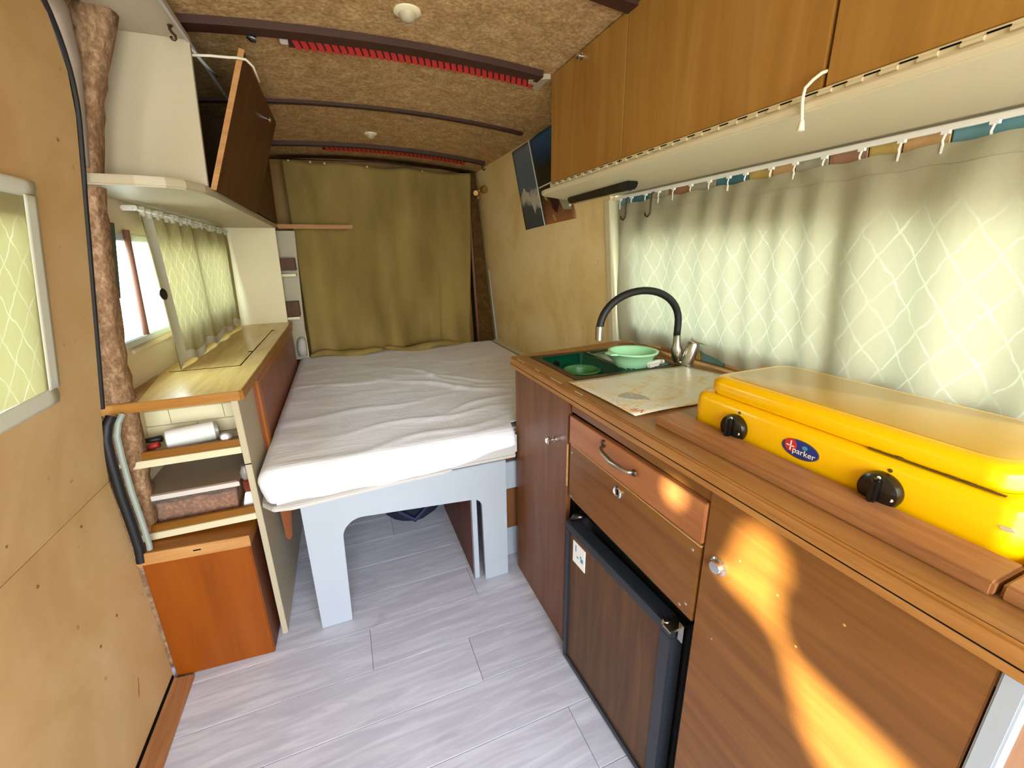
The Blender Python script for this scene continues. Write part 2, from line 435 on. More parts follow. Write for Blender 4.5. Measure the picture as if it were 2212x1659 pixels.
# ------------------------------------------------------------------ shell of the van
Y0, Y1 = -1.4, 3.3
XR = lambda z: 1.12-.096*(z-.64)            # rear right plywood wall
XK = lambda z: 1.145-.12*(z-.93)            # kitchen wall
def XD(z): return -.655 if z < .75 else -.655+.1737*(z-.75)   # left door
XL = lambda z: -.628+.06*(z-.92)            # left rear wall
CZ = lambda x: 1.93-.055*((x-.2)/.8)**2     # ceiling

def build_floor():
    fl = struct(box('floor', 'beam_brown', -.9, 1.25, Y0, Y1, -.06, -.006, bevel=0), 'van floor under pale grey wood look planks')
    rows = []; y = 1.153-15*.1735
    fixed = {0: [-.055], -1: [.27], -3: [.48], -2: [-.35], 1: [.36], 2: [-.2], -4: [-.1]}
    k = -15
    while y < Y1:
        y1 = min(y+.1735, Y1); ya = max(y, Y0); js = fixed.get(k) or [random.uniform(-.5, .9)]
        j0 = js[0]; xs = [-.9]
        for q in (-1.22, 0, 1.22):
            if -.8 < j0+q < 1.2: xs.append(j0+q)
        xs.append(1.25)
        for a, b in zip(xs, xs[1:]):
            if y1 > ya: mk('plank', B().box(a+.0006, b-.0006, ya+.0006, y1-.0006, -.006, 0), 'floor_vinyl', fl, bevel=.0008, seg=1)
        y += .1735; k += 1
build_floor()
def build_ceiling():
    b = B().grid(lambda u, v: (u, v, CZ(u)), fr(-.72, 1.12, 24), fr(Y0, Y1, 30))
    struct(mk('ceiling', b, 'ceiling_carpet', smooth='all', solid=-.03), 'brown felt carpet ceiling arched between dark ribs')
    def bar(n, y0, y1, xa, xb, h=.02, lab=''):
        def jit(x): return .003*noise.noise((x*9, y0*7, 0))
        bb = B(); us = fr(xa, xb, 30); poly = []
        pts = []
        for u in us: pts.append([(u, y0+jit(u), CZ(u)-.001), (u, y1+jit(u+5), CZ(u)-.001), (u, y1+jit(u+5), CZ(u)-h), (u, y0+jit(u), CZ(u)-h)])
        vs_ = [p for r in pts for p in r]; fs = [(0,1,2,3), tuple(len(vs_)-4+i for i in (3,2,1,0))]
        for i in range(len(us)-1):
            for k in range(4): fs.append((i*4+k, (i+1)*4+k, (i+1)*4+(k+1)%4, i*4+(k+1)%4))
        bb.add(vs_, fs)
        struct(mk('trim_%d' % n, bb, 'beam_brown'), lab)
    bar(1, 1.525, 1.575, -.62, .735, .02, 'wide dark brown ceiling rib nearest the camera')
    bar(2, 2.155, 2.185, -.62, .93, .012, 'thin dark brown middle ceiling rib')
    bar(3, 2.83, 2.868, -.62, .955, .02, 'dark brown ceiling rib nearest the rear curtain')
    bar(4, 1.06, 1.10, .55, .9, .014, 'short dark ceiling rib beside the upper cupboard')
build_ceiling()
def wall_sheet(name, mat, fx, y0, y1, z0, z1, holes, side, th=.025, ny=10, nz=14, label=None):
    ey = [y0, y1]; ez = [z0, z1]
    for a, b, c, d in holes: ey += [a, b]; ez += [c, d]
    b = B().grid(lambda u, v: (fx(v), u, v), cuts(y0, y1, ny, ey), cuts(z0, z1, nz, ez),
                 lambda u, v: any(a < u < bb and c < v < d for a, bb, c, d in holes))
    # outside skin and reveals
    b2 = B(); b2.v = list(b.v); b2.f = list(b.f)
    n = len(b.v); b2.v += [(p[0]+side*th, p[1], p[2]) for p in b.v]; b2.f += [tuple(i+n for i in f[::-1]) for f in b.f]
    ec = {}
    for f in b.f:
        for i in range(4):
            e = (f[i], f[(i+1) % 4]); ec[tuple(sorted(e))] = ec.get(tuple(sorted(e)), 0)+1
    for (i, j), c in ec.items():
        if c == 1: b2.f.append((i, j, j+n, i+n))
    return struct(mk(name, b2, mat), label)
WIN_K = (-.28, 1.47, 1.0, 1.39); WIN_L = (1.53, 2.84, 1.05, 1.385); WIN_D = (.52, 1.135, 1.035, 1.385); WIN_C = (-.55, .08, .78, 1.3)
wall_sheet('wall_right', 'rear_ply', XR, 1.535, Y1, 0, 1.895, [], 1, label='yellowish plywood lining beside the bed')
kw = wall_sheet('wall_kitchen', 'grout', XK, .05, 1.56, 0, 1.92, [(.06, WIN_K[1], WIN_K[2], WIN_K[3])], 1, label='kitchen side wall behind the lace curtain')
wall_sheet('wall_front', 'beige_lining', XK, Y0, .05, 0, 1.92, [], 1, label='closed side lining on the right in front of the kitchen')  # unseen side, closed off to cut daylight on the near surfaces
wall_sheet('wall_left', 'beige_lining', XL, 1.47, Y1, 0, 1.90, [WIN_L], -1, label='beige lining of the left rear side with a window')
wl = wall_sheet('wall_cab', 'beige_lining', lambda z: XD(z)-.01, Y0, .12, 0, 1.90, [WIN_C], -1, label='left cab side behind the sliding door')
struct(box('wall_cab_front', 'beige_lining', -.75, 1.2, -1.42, -1.39, 0, .5, bevel=0), 'added low bulkhead out of view that blocks low daylight from the cab')  # put in to dim the daylight on the bed front and low fronts
struct(box('wall_back', 'back_ply', -.75, 1.2, 3.29, 3.32, 0, 1.96, bevel=0), 'brown plywood rear door behind the hanging curtain')

# ---- sliding door on the left
def build_door():
    d = sempty('door_1', (-.65, .75, 0), 'plywood lined sliding door on the left with black seal')
    def seg(name, z0, z1, mat, holes, x_off=0):
        def edge(z):    # rear edge of the panel, rounded at its top corner
            if z < 1.6: return 1.362
            return 1.362-.30*(1-math.sqrt(max(0, 1-((z-1.6)/.27)**2)))
        ey = [h for q in holes for h in q[:2]]; ez = [h for q in holes for h in q[2:]]
        us = cuts(.12, 1.362, 14, ey); vs_ = cuts(z0, z1, 14, ez)
        def fn(u, v):
            e = edge(v); uu = u if u < 1.14 else 1.14+(u-1.14)*(e-1.14)/(1.362-1.14)
            return (XD(v)+x_off, uu, v)
        b = B().grid(fn, us, vs_, lambda u, v: any(a < u < bb and c < v < dd for a, bb, c, dd in holes))
        n = len(b.v); v0 = list(b.v); f0 = list(b.f)
        b.v += [(p[0]-.02, p[1], p[2]) for p in v0]; b.f += [tuple(i+n for i in f[::-1]) for f in f0]
        ec = {}
        for f in f0:
            for i in range(4): e = tuple(sorted((f[i], f[(i+1) % 4]))); ec[e] = ec.get(e, 0)+1
        for (i, j), c in ec.items():
            if c == 1: b.f.append((i, j, j+n, i+n))
        return mk(name, b, mat, d)
    seg('upper_panel', .7275, 1.86, 'door_ply', [WIN_D]); seg('lower_panel', .012, .7255, 'door_ply', [])
    scr = None
    for (y, z) in ((1.2, .69), (1.02, .665), (1.21, .41), (1.12, .40), (1.28, 1.55), (.98, .79), (1.15, .775)):
        b = B().lathe([(.004, 0), (.004, .0012), (.002, .002)], (XD(z)-.0005, y, z), (1, 0, 0), 10)
        mk('screw', b, 'brass', d)
    # pane behind the opening
    a, bb, c, dd = WIN_D
    w = mk('pane', B().hexa([(XD(c)-.03, a-.01, c-.01), (XD(c)-.026, a-.01, c-.01), (XD(c)-.026, bb+.01, c-.01), (XD(c)-.03, bb+.01, c-.01),
                        (XD(dd)-.03, a-.01, dd+.01), (XD(dd)-.026, a-.01, dd+.01), (XD(dd)-.026, bb+.01, dd+.01), (XD(dd)-.03, bb+.01, dd+.01)]), 'window_glass', d)
    # scratch in the lining and worn streak
    mk('scratch', B().prism([(1.18, .155), (1.205, .20), (1.188, .165)], 'x', XD(.2)-.001, XD(.2)+.0012), 'red_brown', d)
    # black seal along the rear edge
    pts = []
    for z in fr(1.86, 1.5, 14):
        e = 1.362-.30*(1-math.sqrt(max(0, 1-((max(z, 1.6)-1.6)/.27)**2)))
        pts.append((XD(z)-.002, e+.012, z))
    for z in fr(1.45, .93, 9): pts.append((XD(z)-.004, 1.376, z))
    mk('seal', B().tube(pts, [.007]*len(pts), 8), 'black_rubber', d, smooth=True)
    low = [(-.622, 1.395, .900), (-.630, 1.380, .88), (-.638, 1.373, .845), (-.641, 1.371, .78), (-.643, 1.370, .68), (-.641, 1.370, .58), (-.641, 1.370, .50), (-.645, 1.368, .455)]
    mk('lower_seal', B().tube(low, .0125, 10), 'black_rubber', d, smooth=True)
    st = [(p[0]+.0195, p[1]+.012, p[2]) for p in low]
    mk('metal_strip', B().tube(st, .0075, 8), 'strip_grey', d, smooth=True)
    return d
door1 = build_door()
struct(mk('trim_9', B().hexa([(-.76, 1.33, 0), (-.695, 1.33, 0), (-.695, 1.52, 0), (-.76, 1.52, 0), (-.76, 1.33, .75), (-.695, 1.33, .75), (-.695, 1.52, .75), (-.76, 1.52, .75)]).hexa([(-.76, 1.33, .75), (-.695, 1.33, .75), (-.695, 1.52, .75), (-.76, 1.52, .75), (-.60, 1.33, 1.9), (-.50, 1.33, 1.9), (-.50, 1.52, 1.9), (-.60, 1.52, 1.9)]), 'pillar_carpet'), 'felt covered door jamb behind the pillar')
struct(mk('baseboard_left', B().prism([(-.668, 0), (-.60, 0), (-.60, .010), (-.645, .016), (-.668, .03)], 'y', -.6, 1.355), 'ledge_wood'), 'brown wooden strip along the foot of the sliding door')
struct(box('trim_5', 'dark_gap', -.668, -.652, -.6, 1.355, .0, .032, bevel=0), 'dark gap line under the sliding door')

# ---- pillar wrapped in felt carpet
def build_pillar():
    prof = [(.0, -.74, -.662), (.46, -.74, -.662), (.50, -.72, -.622), (.54, -.70, -.618), (.8, -.68, -.592), (1.02, -.63, -.580), (1.25, -.60, -.556), (1.44, -.565, -.532), (1.59, -.53, -.505), (1.70, -.512, -.472), (1.80, -.505, -.432), (1.86, -.52, -.41)]
    b = B(); rings = []
    zs = fr(0, 1.86, 60)
    def at(z):
        for (z0, a0, b0), (z1, a1, b1) in zip(prof, prof[1:]):
            if z0 <= z <= z1:
                t = (z-z0)/(z1-z0); return a0+(a1-a0)*t, b0+(b1-b0)*t
        return prof[-1][1:]
    for z in zs:
        xa, xb = at(z); ring = []
        for k in range(16):
            an = 2*PI*k/16; cx, cy = (xa+xb)/2, 1.452
            ca, sa = math.cos(an), math.sin(an); ex = lambda s: math.copysign(abs(s)**.55, s)
            p = Vector((cx+(xb-xa)/2*ex(ca), cy+.030*ex(sa), z))
            nn = noise.noise(p*26)*.005+noise.noise(p*70)*.003
            ring.append((p.x+nn*ca, p.y+nn*sa, p.z))
        rings.append(ring)
    vs_ = [p for r in rings for p in r]; fs = []
    for i in range(len(zs)-1):
        for k in range(16): fs.append((i*16+k, i*16+(k+1) % 16, (i+1)*16+(k+1) % 16, (i+1)*16+k))
    b.add(vs_, fs+[tuple(range(16))[::-1], tuple(range(len(vs_)-16, len(vs_)))])
    p = sempty('pillar', (-.6, 1.43, 0), 'door pillar wrapped in rough brown felt carpet')
    mk('felt_wrap', b, 'pillar_carpet', p, smooth='all')
    pts = [(-.530, 1.41, 1.52), (-.515, 1.41, 1.64), (-.505, 1.40, 1.74), (-.50, 1.36, 1.82), (-.49, 1.22, 1.872), (-.49, .9, 1.88), (-.49, 0, 1.88)]
    mk('bare_metal_edge', B().tube(pts, [.006, .012, .022, .034, .036, .036, .036], 10), 'bare_metal', p, smooth='all')
build_pillar()

# ---- rear right pillar
rp = sempty('pillar', (1.03, 3.2, 0), 'brown felt pillar in the rear right corner')
mk('felt_wrap', B().hexa([(.97, 3.16, .3), (1.13, 3.16, .3), (1.13, 3.29, .3), (.97, 3.29, .3), (.93, 3.16, 1.88), (.99, 3.16, 1.88), (.99, 3.29, 1.88), (.93, 3.29, 1.88)]), 'dark_carpet', rp, bevel=.012)
mk('rubber_edge', B().tube([(.965, 3.155, .62), (.945, 3.155, 1.2), (.93, 3.155, 1.75)], .011, 8), 'rubber_brown', rp, smooth='all')
struct(mk('trim_6', B().prism([(XR(.6)-.055, .60), (XR(.6)+.0, .60), (XR(.66)+.0, .665), (XR(.66)-.045, .655)], 'y', 1.56, 3.15), 'cream_paint'), 'cream ledge along the foot of the plywood wall by the bed')
struct(mk('trim_7', B().hexa([(1.125, 3.13, .62), (1.11, 3.15, .62), (1.115, 3.155, .62), (1.13, 3.135, .62), (1.075, 3.13, 1.2), (1.062, 3.15, 1.2), (1.066, 3.155, 1.2), (1.08, 3.135, 1.2)]), 'grey_board'), 'thin pale strip in the rear right corner')
# frame strip between plywood and tiled kitchen wall
def build_post():
    p = [(XR(.93)-.012, 1.525, .93), (XR(.93)+.06, 1.525, .93), (XR(.93)+.06, 1.56, .93), (XR(.93)-.012, 1.56, .93)]
    q = [(XR(1.505)-.012, 1.525, 1.505), (XR(1.505)+.06, 1.525, 1.505), (XR(1.505)+.06, 1.56, 1.505), (XR(1.505)-.012, 1.56, 1.505)]
    struct(mk('trim_8', B().hexa(p+q), 'edge_white', bevel=.002), 'cream upright strip between plywood wall and lace curtain')
build_post()

# ---- windows
def window(n, hole, fx, side, lab, mull, fm='glazing_frame'):
    a, b, c, d = hole
    w = sempty('window_%d' % n, (fx(c), (a+b)/2, c), lab)
    t = .022
    def bar(name, y0, y1, z0, z1, off0, off1, m):
        xs = lambda z: (fx(z)+side*off0, fx(z)+side*off1)
        (p0, p1), (q0, q1) = xs(z0), xs(z1)
        mk(name, B().hexa([(p0, y0, z0), (p1, y0, z0), (p1, y1, z0), (p0, y1, z0), (q0, y0, z1), (q1, y0, z1), (q1, y1, z1), (q0, y1, z1)]), m, w, bevel=.003)
    bar('frame_bottom', a, b, c, c+t, -.004, .03, fm); bar('frame_top', a, b, d-t, d, -.004, .03, fm)
    bar('frame_side', a, a+t, c+t, d-t, -.004, .03, fm); bar('frame_side', b-t, b, c+t, d-t, -.004, .03, fm)
    ys = [a+t]+mull+[b-t]
    for m_ in mull: bar('mullion', m_-.03, m_+.03, c+t, d-t, -.002, .028, fm)
    for y0, y1 in zip(ys, ys[1:]): bar('pane', y0, y1, c+t, d-t, .012, .016, 'window_glass')
    return w
WK = (.062, WIN_K[1], WIN_K[2], WIN_K[3])
window(2, WK, XK, 1, 'wide kitchen window hidden behind the lace curtain', [.65])
w1 = window(1, WIN_L, XL, -1, 'sliding window on the left partly covered by a small lace curtain', [2.30])
mk('rubber_strip', B().tube([(XL(1.09)+.012, 1.70, 1.075), (XL(1.2)+.012, 1.70, 1.2), (XL(1.40)+.012, 1.70, 1.395)], .009, 8), 'rubber_brown', w1, smooth='all')
mk('sill', B().box(XL(1.0)+.001, XL(1.0)+.012, 1.60, 2.86, 1.028, 1.045), 'beige_lining', w1, bevel=.004)
mk('dark_seal', B().hexa([(XL(1.2)+.004, 1.575, 1.20), (XL(1.2)+.010, 1.575, 1.20), (XL(1.2)+.010, 1.585, 1.20), (XL(1.2)+.004, 1.585, 1.20), (XL(1.41)+.004, 1.555, 1.41), (XL(1.41)+.010, 1.555, 1.41), (XL(1.41)+.010, 1.64, 1.41), (XL(1.41)+.004, 1.64, 1.41)]), 'dark_green', w1)
window(3, WIN_C, lambda z: XD(z)-.01, -1, 'cab side window added out of view to let the glint in', [])  # opening made up so the glint spot can reach the kitchen door

# ------------------------------------------------------------------ left side: overhead locker
def build_left_locker():
    t = thing('overhead_locker', 'white overhead locker on the left with one brown flap tied half open', 'locker', (-.45, 2.2, 1.48))
    # shelf with rounded front corner
    poly = [(-.63, 1.44), (-.60, 1.405), (-.56, 1.392), (-.44, 1.395), (-.38, 1.41), (-.345, 1.44), (-.318, 1.51), (-.312, 1.6), (-.312, 2.99), (-.63, 2.99)]
    mk('shelf', B().prism(poly, 'z', 1.48, 1.505), 'white_paint', t, bevel=.004)
    mk('side_panel', B().prism([(-.60, 1.505), (-.318, 1.505), (-.292, 1.86), (-.468, 1.86), (-.55, 1.62)], 'y', 1.545, 1.56), 'white_paint', t, bevel=.001)
    mk('header_board', B().prism([(-.292, 1.56), (-.47, 1.56), (-.455, 1.18), (-.29, 1.18)], 'z', 1.86, 1.872), 'white_paint', t, bevel=.002)
    mk('back_panel', B().prism([(-.592, 1.505), (-.582, 1.505), (-.525, 1.84), (-.535, 1.84)], 'y', 1.56, 2.98), 'flap_brown', t)
    mk('end_panel', B().prism([(-.58, 1.505), (-.314, 1.505), (-.30, 1.86), (-.52, 1.86)], 'y', 2.965, 2.985), 'flap_brown', t, bevel=.002)
    mk('divider', B().prism([(-.58, 1.505), (-.322, 1.505), (-.312, 1.86), (-.52, 1.86)], 'y', 2.28, 2.295), 'flap_brown', t)
    mk('top_rail', B().box(-.298, -.291, 1.20, 2.98, 1.853, 1.8595), 'grey_board', t, bevel=.001)
    # near flap, hinged at its foot, leaning out
    dx, dz = .135, .362; th = .011
    L = math.hypot(dx, dz); nx, nz = dz/L*th, -dx/L*th
    def flap(y0, y1, x0, z0, ddx, ddz, name):
        n = (ddz/L*th, -ddx/L*th)
        pl = [(x0, z0), (x0+n[0], z0+n[1]), (x0+ddx+n[0], z0+ddz+n[1]), (x0+ddx, z0+ddz)]
        return mk(name, B().prism(pl, 'y', y0, y1), 'flap_brown', t, bevel=.002)
    f1 = flap(1.562, 2.26, -.314, 1.50, dx, dz, 'flap_door')
    n = (dz/L*th, -dx/L*th)
    mk('edge_band', B().prism([(-.3155, 1.50), (-.314+n[0]+.0015, 1.50+n[1]), (-.314+dx+n[0]+.0015, 1.50+dz+n[1]), (-.3155+dx, 1.50+dz)], 'y', 1.5585, 1.5625), 'edge_ply_x', f1)
    mk('knob', B().lathe([(.004, 0), (.004, .012), (.009, .016), (.009, .02), (.005, .023)], (-.314+dx*.86+n[0], 2.0, 1.50+dz*.86+n[1]), (dz, 0, -dx), 12), 'chrome', f1, smooth=True)
    f2 = flap(2.27, 2.985, -.312, 1.507, .012, .35, 'flap_door')
    # string that holds the flap
    mk('string', B().tube([(-.293, 1.553, 1.828), (-.25, 1.55, 1.831), (-.21, 1.549, 1.832), (-.19, 1.55, 1.834), (-.168, 1.556, 1.835), (-.155, 1.58, 1.828), (-.15, 1.63, 1.808)], .0035, 6), 'string_white', t, smooth='all')
    mk('gas_strut', B().tube([(-.296, 1.57, 1.848), (-.285, 1.66, 1.842), (-.27, 1.72, 1.838)], [.004, .005, .003], 8), 'grey_board', t, smooth='all')
build_left_locker()
h = thing('coat_hook', 'small bronze coat hook under the white board of the left locker', 'hook', (-.31, 1.46, 1.86))
mk('hook_bar', B().tube([(-.313, 1.475, 1.86), (-.315, 1.473, 1.851), (-.311, 1.472, 1.843), (-.306, 1.471, 1.838), (-.305, 1.470, 1.831), (-.309, 1.469, 1.827), (-.313, 1.469, 1.828), (-.315, 1.469, 1.833)], [.0035, .0035, .0035, .0035, .003, .003, .003, .004], 8), 'bronze', h, smooth='all')
mk('hook_plate', B().lathe([(.006, 0), (.006, .003)], (-.313, 1.475, 1.857), (0, 0, 1), 12), 'bronze', h)

# divider panel beneath locker, at its far end
d = tag(mk('divider_panel', B().prism([(-.625, .925), (-.335, .925), (-.318, 1.48), (-.588, 1.48)], 'y', 2.965, 2.985), 'cream_paint', bevel=.002), 'plain cream panel standing at the far end of the left worktop', 'panel')

# ------------------------------------------------------------------ left side: low cupboard
def build_left_cupboard():
    t = thing('low_cupboard', 'low cupboard on the left with golden wood top and two open shelves', 'cupboard', (-.48, 2.2, 0))
    poly = [(-.650, 1.420), (-.326, 1.420), (-.318, 1.432), (-.318, 2.985), (-.625, 2.985), (-.625, 1.70)]
    top = mk('worktop', B().prism(poly, 'z', .899, .925), 'left_top', t, bevel=.0015)
    mk('front_lip', B().prism([(-.650, .898), (-.320, .898), (-.320, .927), (-.650, .927)], 'y', 1.412, 1.420), 'left_lip', top, bevel=.002)
    mk('side_lip', B().prism([(-.3195, 1.412), (-.312, 1.420), (-.312, 2.985), (-.3178, 2.985), (-.3178, 1.432)], 'z', .898, .927), 'left_lip', top, bevel=.0015)
    mk('corner_wedge', B().prism([(-.648, 1.422), (-.57, 1.422), (-.618, 1.74), (-.626, 1.74)], 'z', .925, .927), 'plank_small', top)
    lid = mk('lid', B().box(-.60, -.385, 1.79, 2.66, .9252, .9268), 'left_top', top, bevel=.0006)
    for p in ((-.393, 2.05), (-.378, 2.645)):
        mk('finger_hole', B().lathe([(.009, 0), (.009, .0006)], (p[0], p[1], .9268), (0, 0, 1), 14), 'dark_gap', top)
    mk('lid_gap', B().box(-.602, -.383, 1.787, 1.7898, .925, .9264).box(-.385, -.3825, 1.787, 2.66, .925, .9264), 'dark_gap', top)
    # white upright in front, and cheek behind it
    mk('upright', B().box(-.350, -.332, 1.425, 2.97, 0, .899), 'white_paint', t, bevel=.0015)
    mk('upright_joint', B().box(-.3505, -.3315, 1.4235, 1.4255, .682, .685), 'dark_gap', t)
    # framed panel over the bed
    p = mk('side_door', B().box(-.332, -.322, 1.655, 2.97, .46, .895), 'panel_red', t, bevel=.002)
    mk('stile', B().box(-.322, -.314, 1.655, 1.70, .46, .895), 'panel_stile', p, bevel=.002)
    mk('top_rail', B().box(-.322, -.316, 1.70, 2.97, .868, .895), 'panel_stile', p, bevel=.002)
    # shelves
    for z, yb in ((.725, 1.61), (.487, 1.80)):
        s = mk('shelf', B().box(-.665, -.350, 1.43, yb, z, z+.018), 'white_paint', t, bevel=.001)
        mk('shelf_edge', B().box(-.662, -.350, 1.422, 1.430, z, z+.022), 'edge_white', s, bevel=.001)
        mk('shelf_lip', B().box(-.655, -.350, 1.430, 1.442, z+.018, z+.045), 'shelf_brown', s, bevel=.001)
    mk('shelf_back', B().box(-.665, -.350, 1.80, 1.812, 0, .71), 'cream_paint', t)
    bk = mk('brick_back', B().box(-.665, -.350, 1.612, 1.622, .743, .897), 'grout', t)
    for r_, (z0, z1) in enumerate(((.744, .79), (.792, .842), (.844, .898))):
        xs = [[-.665, -.50, -.35], [-.665, -.57, -.42, -.35], [-.665, -.51, -.35]][r_]
        for a, b_ in zip(xs, xs[1:]):
            mk('brick', B().box(a+.001, b_-.001, 1.604, 1.614, z0+.0005, z1-.0015), 'cream_paint', bk, bevel=.0015)
    return t
build_left_cupboard()

# things on the shelves
r = thing('paper_roll', 'white paper roll lying on the upper left shelf', 'paper roll', (-.5, 1.53, .743))
a, b_ = Vector((-.558, 1.50, .774)), Vector((-.437, 1.535, .774))
mk('roll', B().lathe([(.026, 0), (.031, .003), (.031, .124), (.027, .127)], a, (b_-a), 24), 'paper_white', r, smooth=True)
mk('end_cap', B().lathe([(.029, 0), (.029, .008), (.02, .012)], b_+(b_-a).normalized()*.0005, (b_-a), 20), 'clear_grey', r, smooth=True)
r = thing('pliers', 'red and black handled pliers beside the paper roll', 'pliers', (-.6, 1.5, .743))
mk('handle', B().tube([(-.645, 1.515, .752), (-.61, 1.50, .755), (-.575, 1.49, .768)], [.006, .008, .010], 8), 'red_plastic', r, smooth='all')
mk('handle', B().tube([(-.65, 1.535, .762), (-.62, 1.525, .772), (-.575, 1.52, .775)], [.006, .007, .011], 8), 'black_rubber', r, smooth='all')
tag(mk('cable', B().tube([(-.648, 1.49, .748), (-.63, 1.48, .749), (-.60, 1.475, .749), (-.58, 1.48, .748), (-.59, 1.50, .748), (-.62, 1.51, .748), (-.64, 1.50, .748)], .004, 8), 'yellow_cord', smooth='all'), 'coil of yellow cord under the pliers on the upper shelf', 'cord')
r = thing('glass_jar', 'small round glass jar at the right of the upper left shelf', 'jar', (-.39, 1.50, .743))
mk('body', B().lathe([(.013, 0), (.017, .004), (.017, .018), (.013, .023)], (-.392, 1.475, .7685), (0, -1, .25), 16), 'clear_grey', r, smooth=True)
mk('lid', B().lathe([(.010, .023), (.010, .028)], (-.392, 1.475, .7685), (0, -1, .25), 14), 'paper_white', r, smooth=True)
mk('stand', B().box(-.41, -.36, 1.47, 1.50, .743, .757), 'shelf_brown', r, bevel=.002)
def storage_box():
    t = thing('storage_box', 'clear plastic tub of brown dry food on the lower left shelf', 'storage box', (-.53, 1.55, .505))
    def sh(z): k = (z-.506)/.105; return (-.628-.022*k, -.408+.016*k, 1.475-.02*k, 1.70+.02*k)
    x0, x1, y0, y1 = sh(.506); X0, X1, Y0_, Y1_ = sh(.611)
    b = B().add([(x0,y0,.506),(x1,y0,.506),(x1,y1,.506),(x0,y1,.506),(X0,Y0_,.611),(X1,Y0_,.611),(X1,Y1_,.611),(X0,Y1_,.611)],
                [(0,3,2,1),(0,1,5,4),(1,2,6,5),(2,3,7,6),(3,0,4,7)])
    mk('tub', b, 'clear_plastic', t)
    mk('lid', B().box(X0-.010, X1+.010, Y0_-.010, Y1_+.010, .612, .624), 'tub_lid', t, bevel=.004)
    mk('rim', B().box(X0-.012, X1+.012, Y0_-.013, Y0_-.0105, .606, .622), 'rim_plastic', t, bevel=.001)
    def top(u, v): return (u, v, .572+.010*noise.noise((u*18, v*18, 1))+.003*noise.noise((u*90, v*90, 3)))
    us, vs_ = fr(x0+.004, x1+.002, 26), fr(y0+.004, y1-.004, 22); g = B().grid(top, us, vs_); nu = len(us)
    n = len(g.v); g.v += [(p[0], p[1], .508) for p in g.v]
    m = len(vs_)
    for i in range(nu-1): g.f += [(i, n+i, n+i+1, i+1), ((m-1)*nu+i, (m-1)*nu+i+1, n+(m-1)*nu+i+1, n+(m-1)*nu+i)]
    for j in range(m-1): g.f += [(j*nu, (j+1)*nu, n+(j+1)*nu, n+j*nu), (j*nu+nu-1, n+j*nu+nu-1, n+(j+1)*nu+nu-1, (j+1)*nu+nu-1)]
    o = mk('dry_food', g, 'grain_food', t, smooth='all'); o['kind'] = 'stuff'
storage_box()
r = thing('food_carton', 'white and red carton squeezed between the tub and the upright', 'carton', (-.375, 1.5, .505))
mk('carton', B().hexa([(-.392, 1.46, .505), (-.354, 1.455, .505), (-.354, 1.6, .505), (-.392, 1.6, .505), (-.378, 1.47, .565), (-.354, 1.465, .565), (-.354, 1.6, .565), (-.378, 1.6, .565)]), 'paper_white', r, bevel=.003)
mk('red_top', B().hexa([(-.378, 1.47, .5655), (-.354, 1.465, .5655), (-.354, 1.6, .5655), (-.378, 1.6, .5655), (-.384, 1.49, .60), (-.354, 1.48, .60), (-.354, 1.6, .60), (-.384, 1.6, .60)]), 'red_brown', r, bevel=.003)
mk('pouch', B().lathe([(.010, 0), (.016, .01), (.015, .03), (.008, .045), (.011, .05)], (-.372, 1.50, .6005), (0, 0, 1), 14), 'clear_grey', r, smooth=True)

# orange box on the floor
def orange_box():
    t = thing('wooden_box', 'orange brown wooden box on the floor under the left shelves', 'box', (-.51, 1.43, 0))
    a, b_, c, d_ = (-.652, 1.372), (-.365, 1.352), (-.355, 1.60), (-.63, 1.60)
    up = .012
    mk('front', B().hexa([(a[0], a[1], .001), (b_[0], b_[1], .001), (b_[0], b_[1]+.016, .001), (a[0], a[1]+.016, .001),
                          (a[0]+.004, a[1]-.002, .445), (b_[0]-.004, b_[1]+up, .431), (b_[0]-.004, b_[1]+up+.016, .431), (a[0]+.004, a[1]+.014, .445)]), 'box_orange', t, bevel=.003)
    mk('body', B().hexa([(a[0]+.002, a[1]+.017, .001), (b_[0]-.001, b_[1]+.017, .001), (c[0]-.003, c[1], .001), (d_[0], d_[1], .001),
                         (a[0]+.006, a[1]+.015, .444), (b_[0]-.005, b_[1]+up+.017, .430), (c[0]-.006, c[1], .430), (d_[0], d_[1], .444)]), 'box_dark', t, bevel=.002)
    l = mk('lid', B().hexa([(-.652, 1.366, .446), (-.366, 1.364, .432), (-.358, 1.60, .432), (-.64, 1.60, .446), (-.652, 1.368, .484), (-.366, 1.366, .470), (-.358, 1.60, .470), (-.64, 1.60, .484)]), 'lid_brown', t, bevel=.002)
    mk('lid_edge', B().hexa([(-.654, 1.361, .446), (-.3655, 1.359, .432), (-.3655, 1.3635, .432), (-.654, 1.3655, .446), (-.654, 1.363, .4835), (-.3655, 1.361, .4695), (-.3655, 1.3655, .4695), (-.654, 1.3675, .4835)]), 'edge_ply_x', l)
    mk('slot', B().hexa([(-.515, 1.3605, .457), (-.495, 1.3603, .456), (-.495, 1.3625, .456), (-.515, 1.3627, .457), (-.515, 1.3610, .461), (-.495, 1.3608, .460), (-.495, 1.363, .460), (-.515, 1.3632, .461)]), 'dark_gap', l)
orange_box()

# ------------------------------------------------------------------ curtains
def sheer(name, fn, us, vs_, mat, label, cat='curtain', group=None):
    return tag(mk(name, B().grid(fn, us, vs_), mat, smooth='all'), label, cat, group)
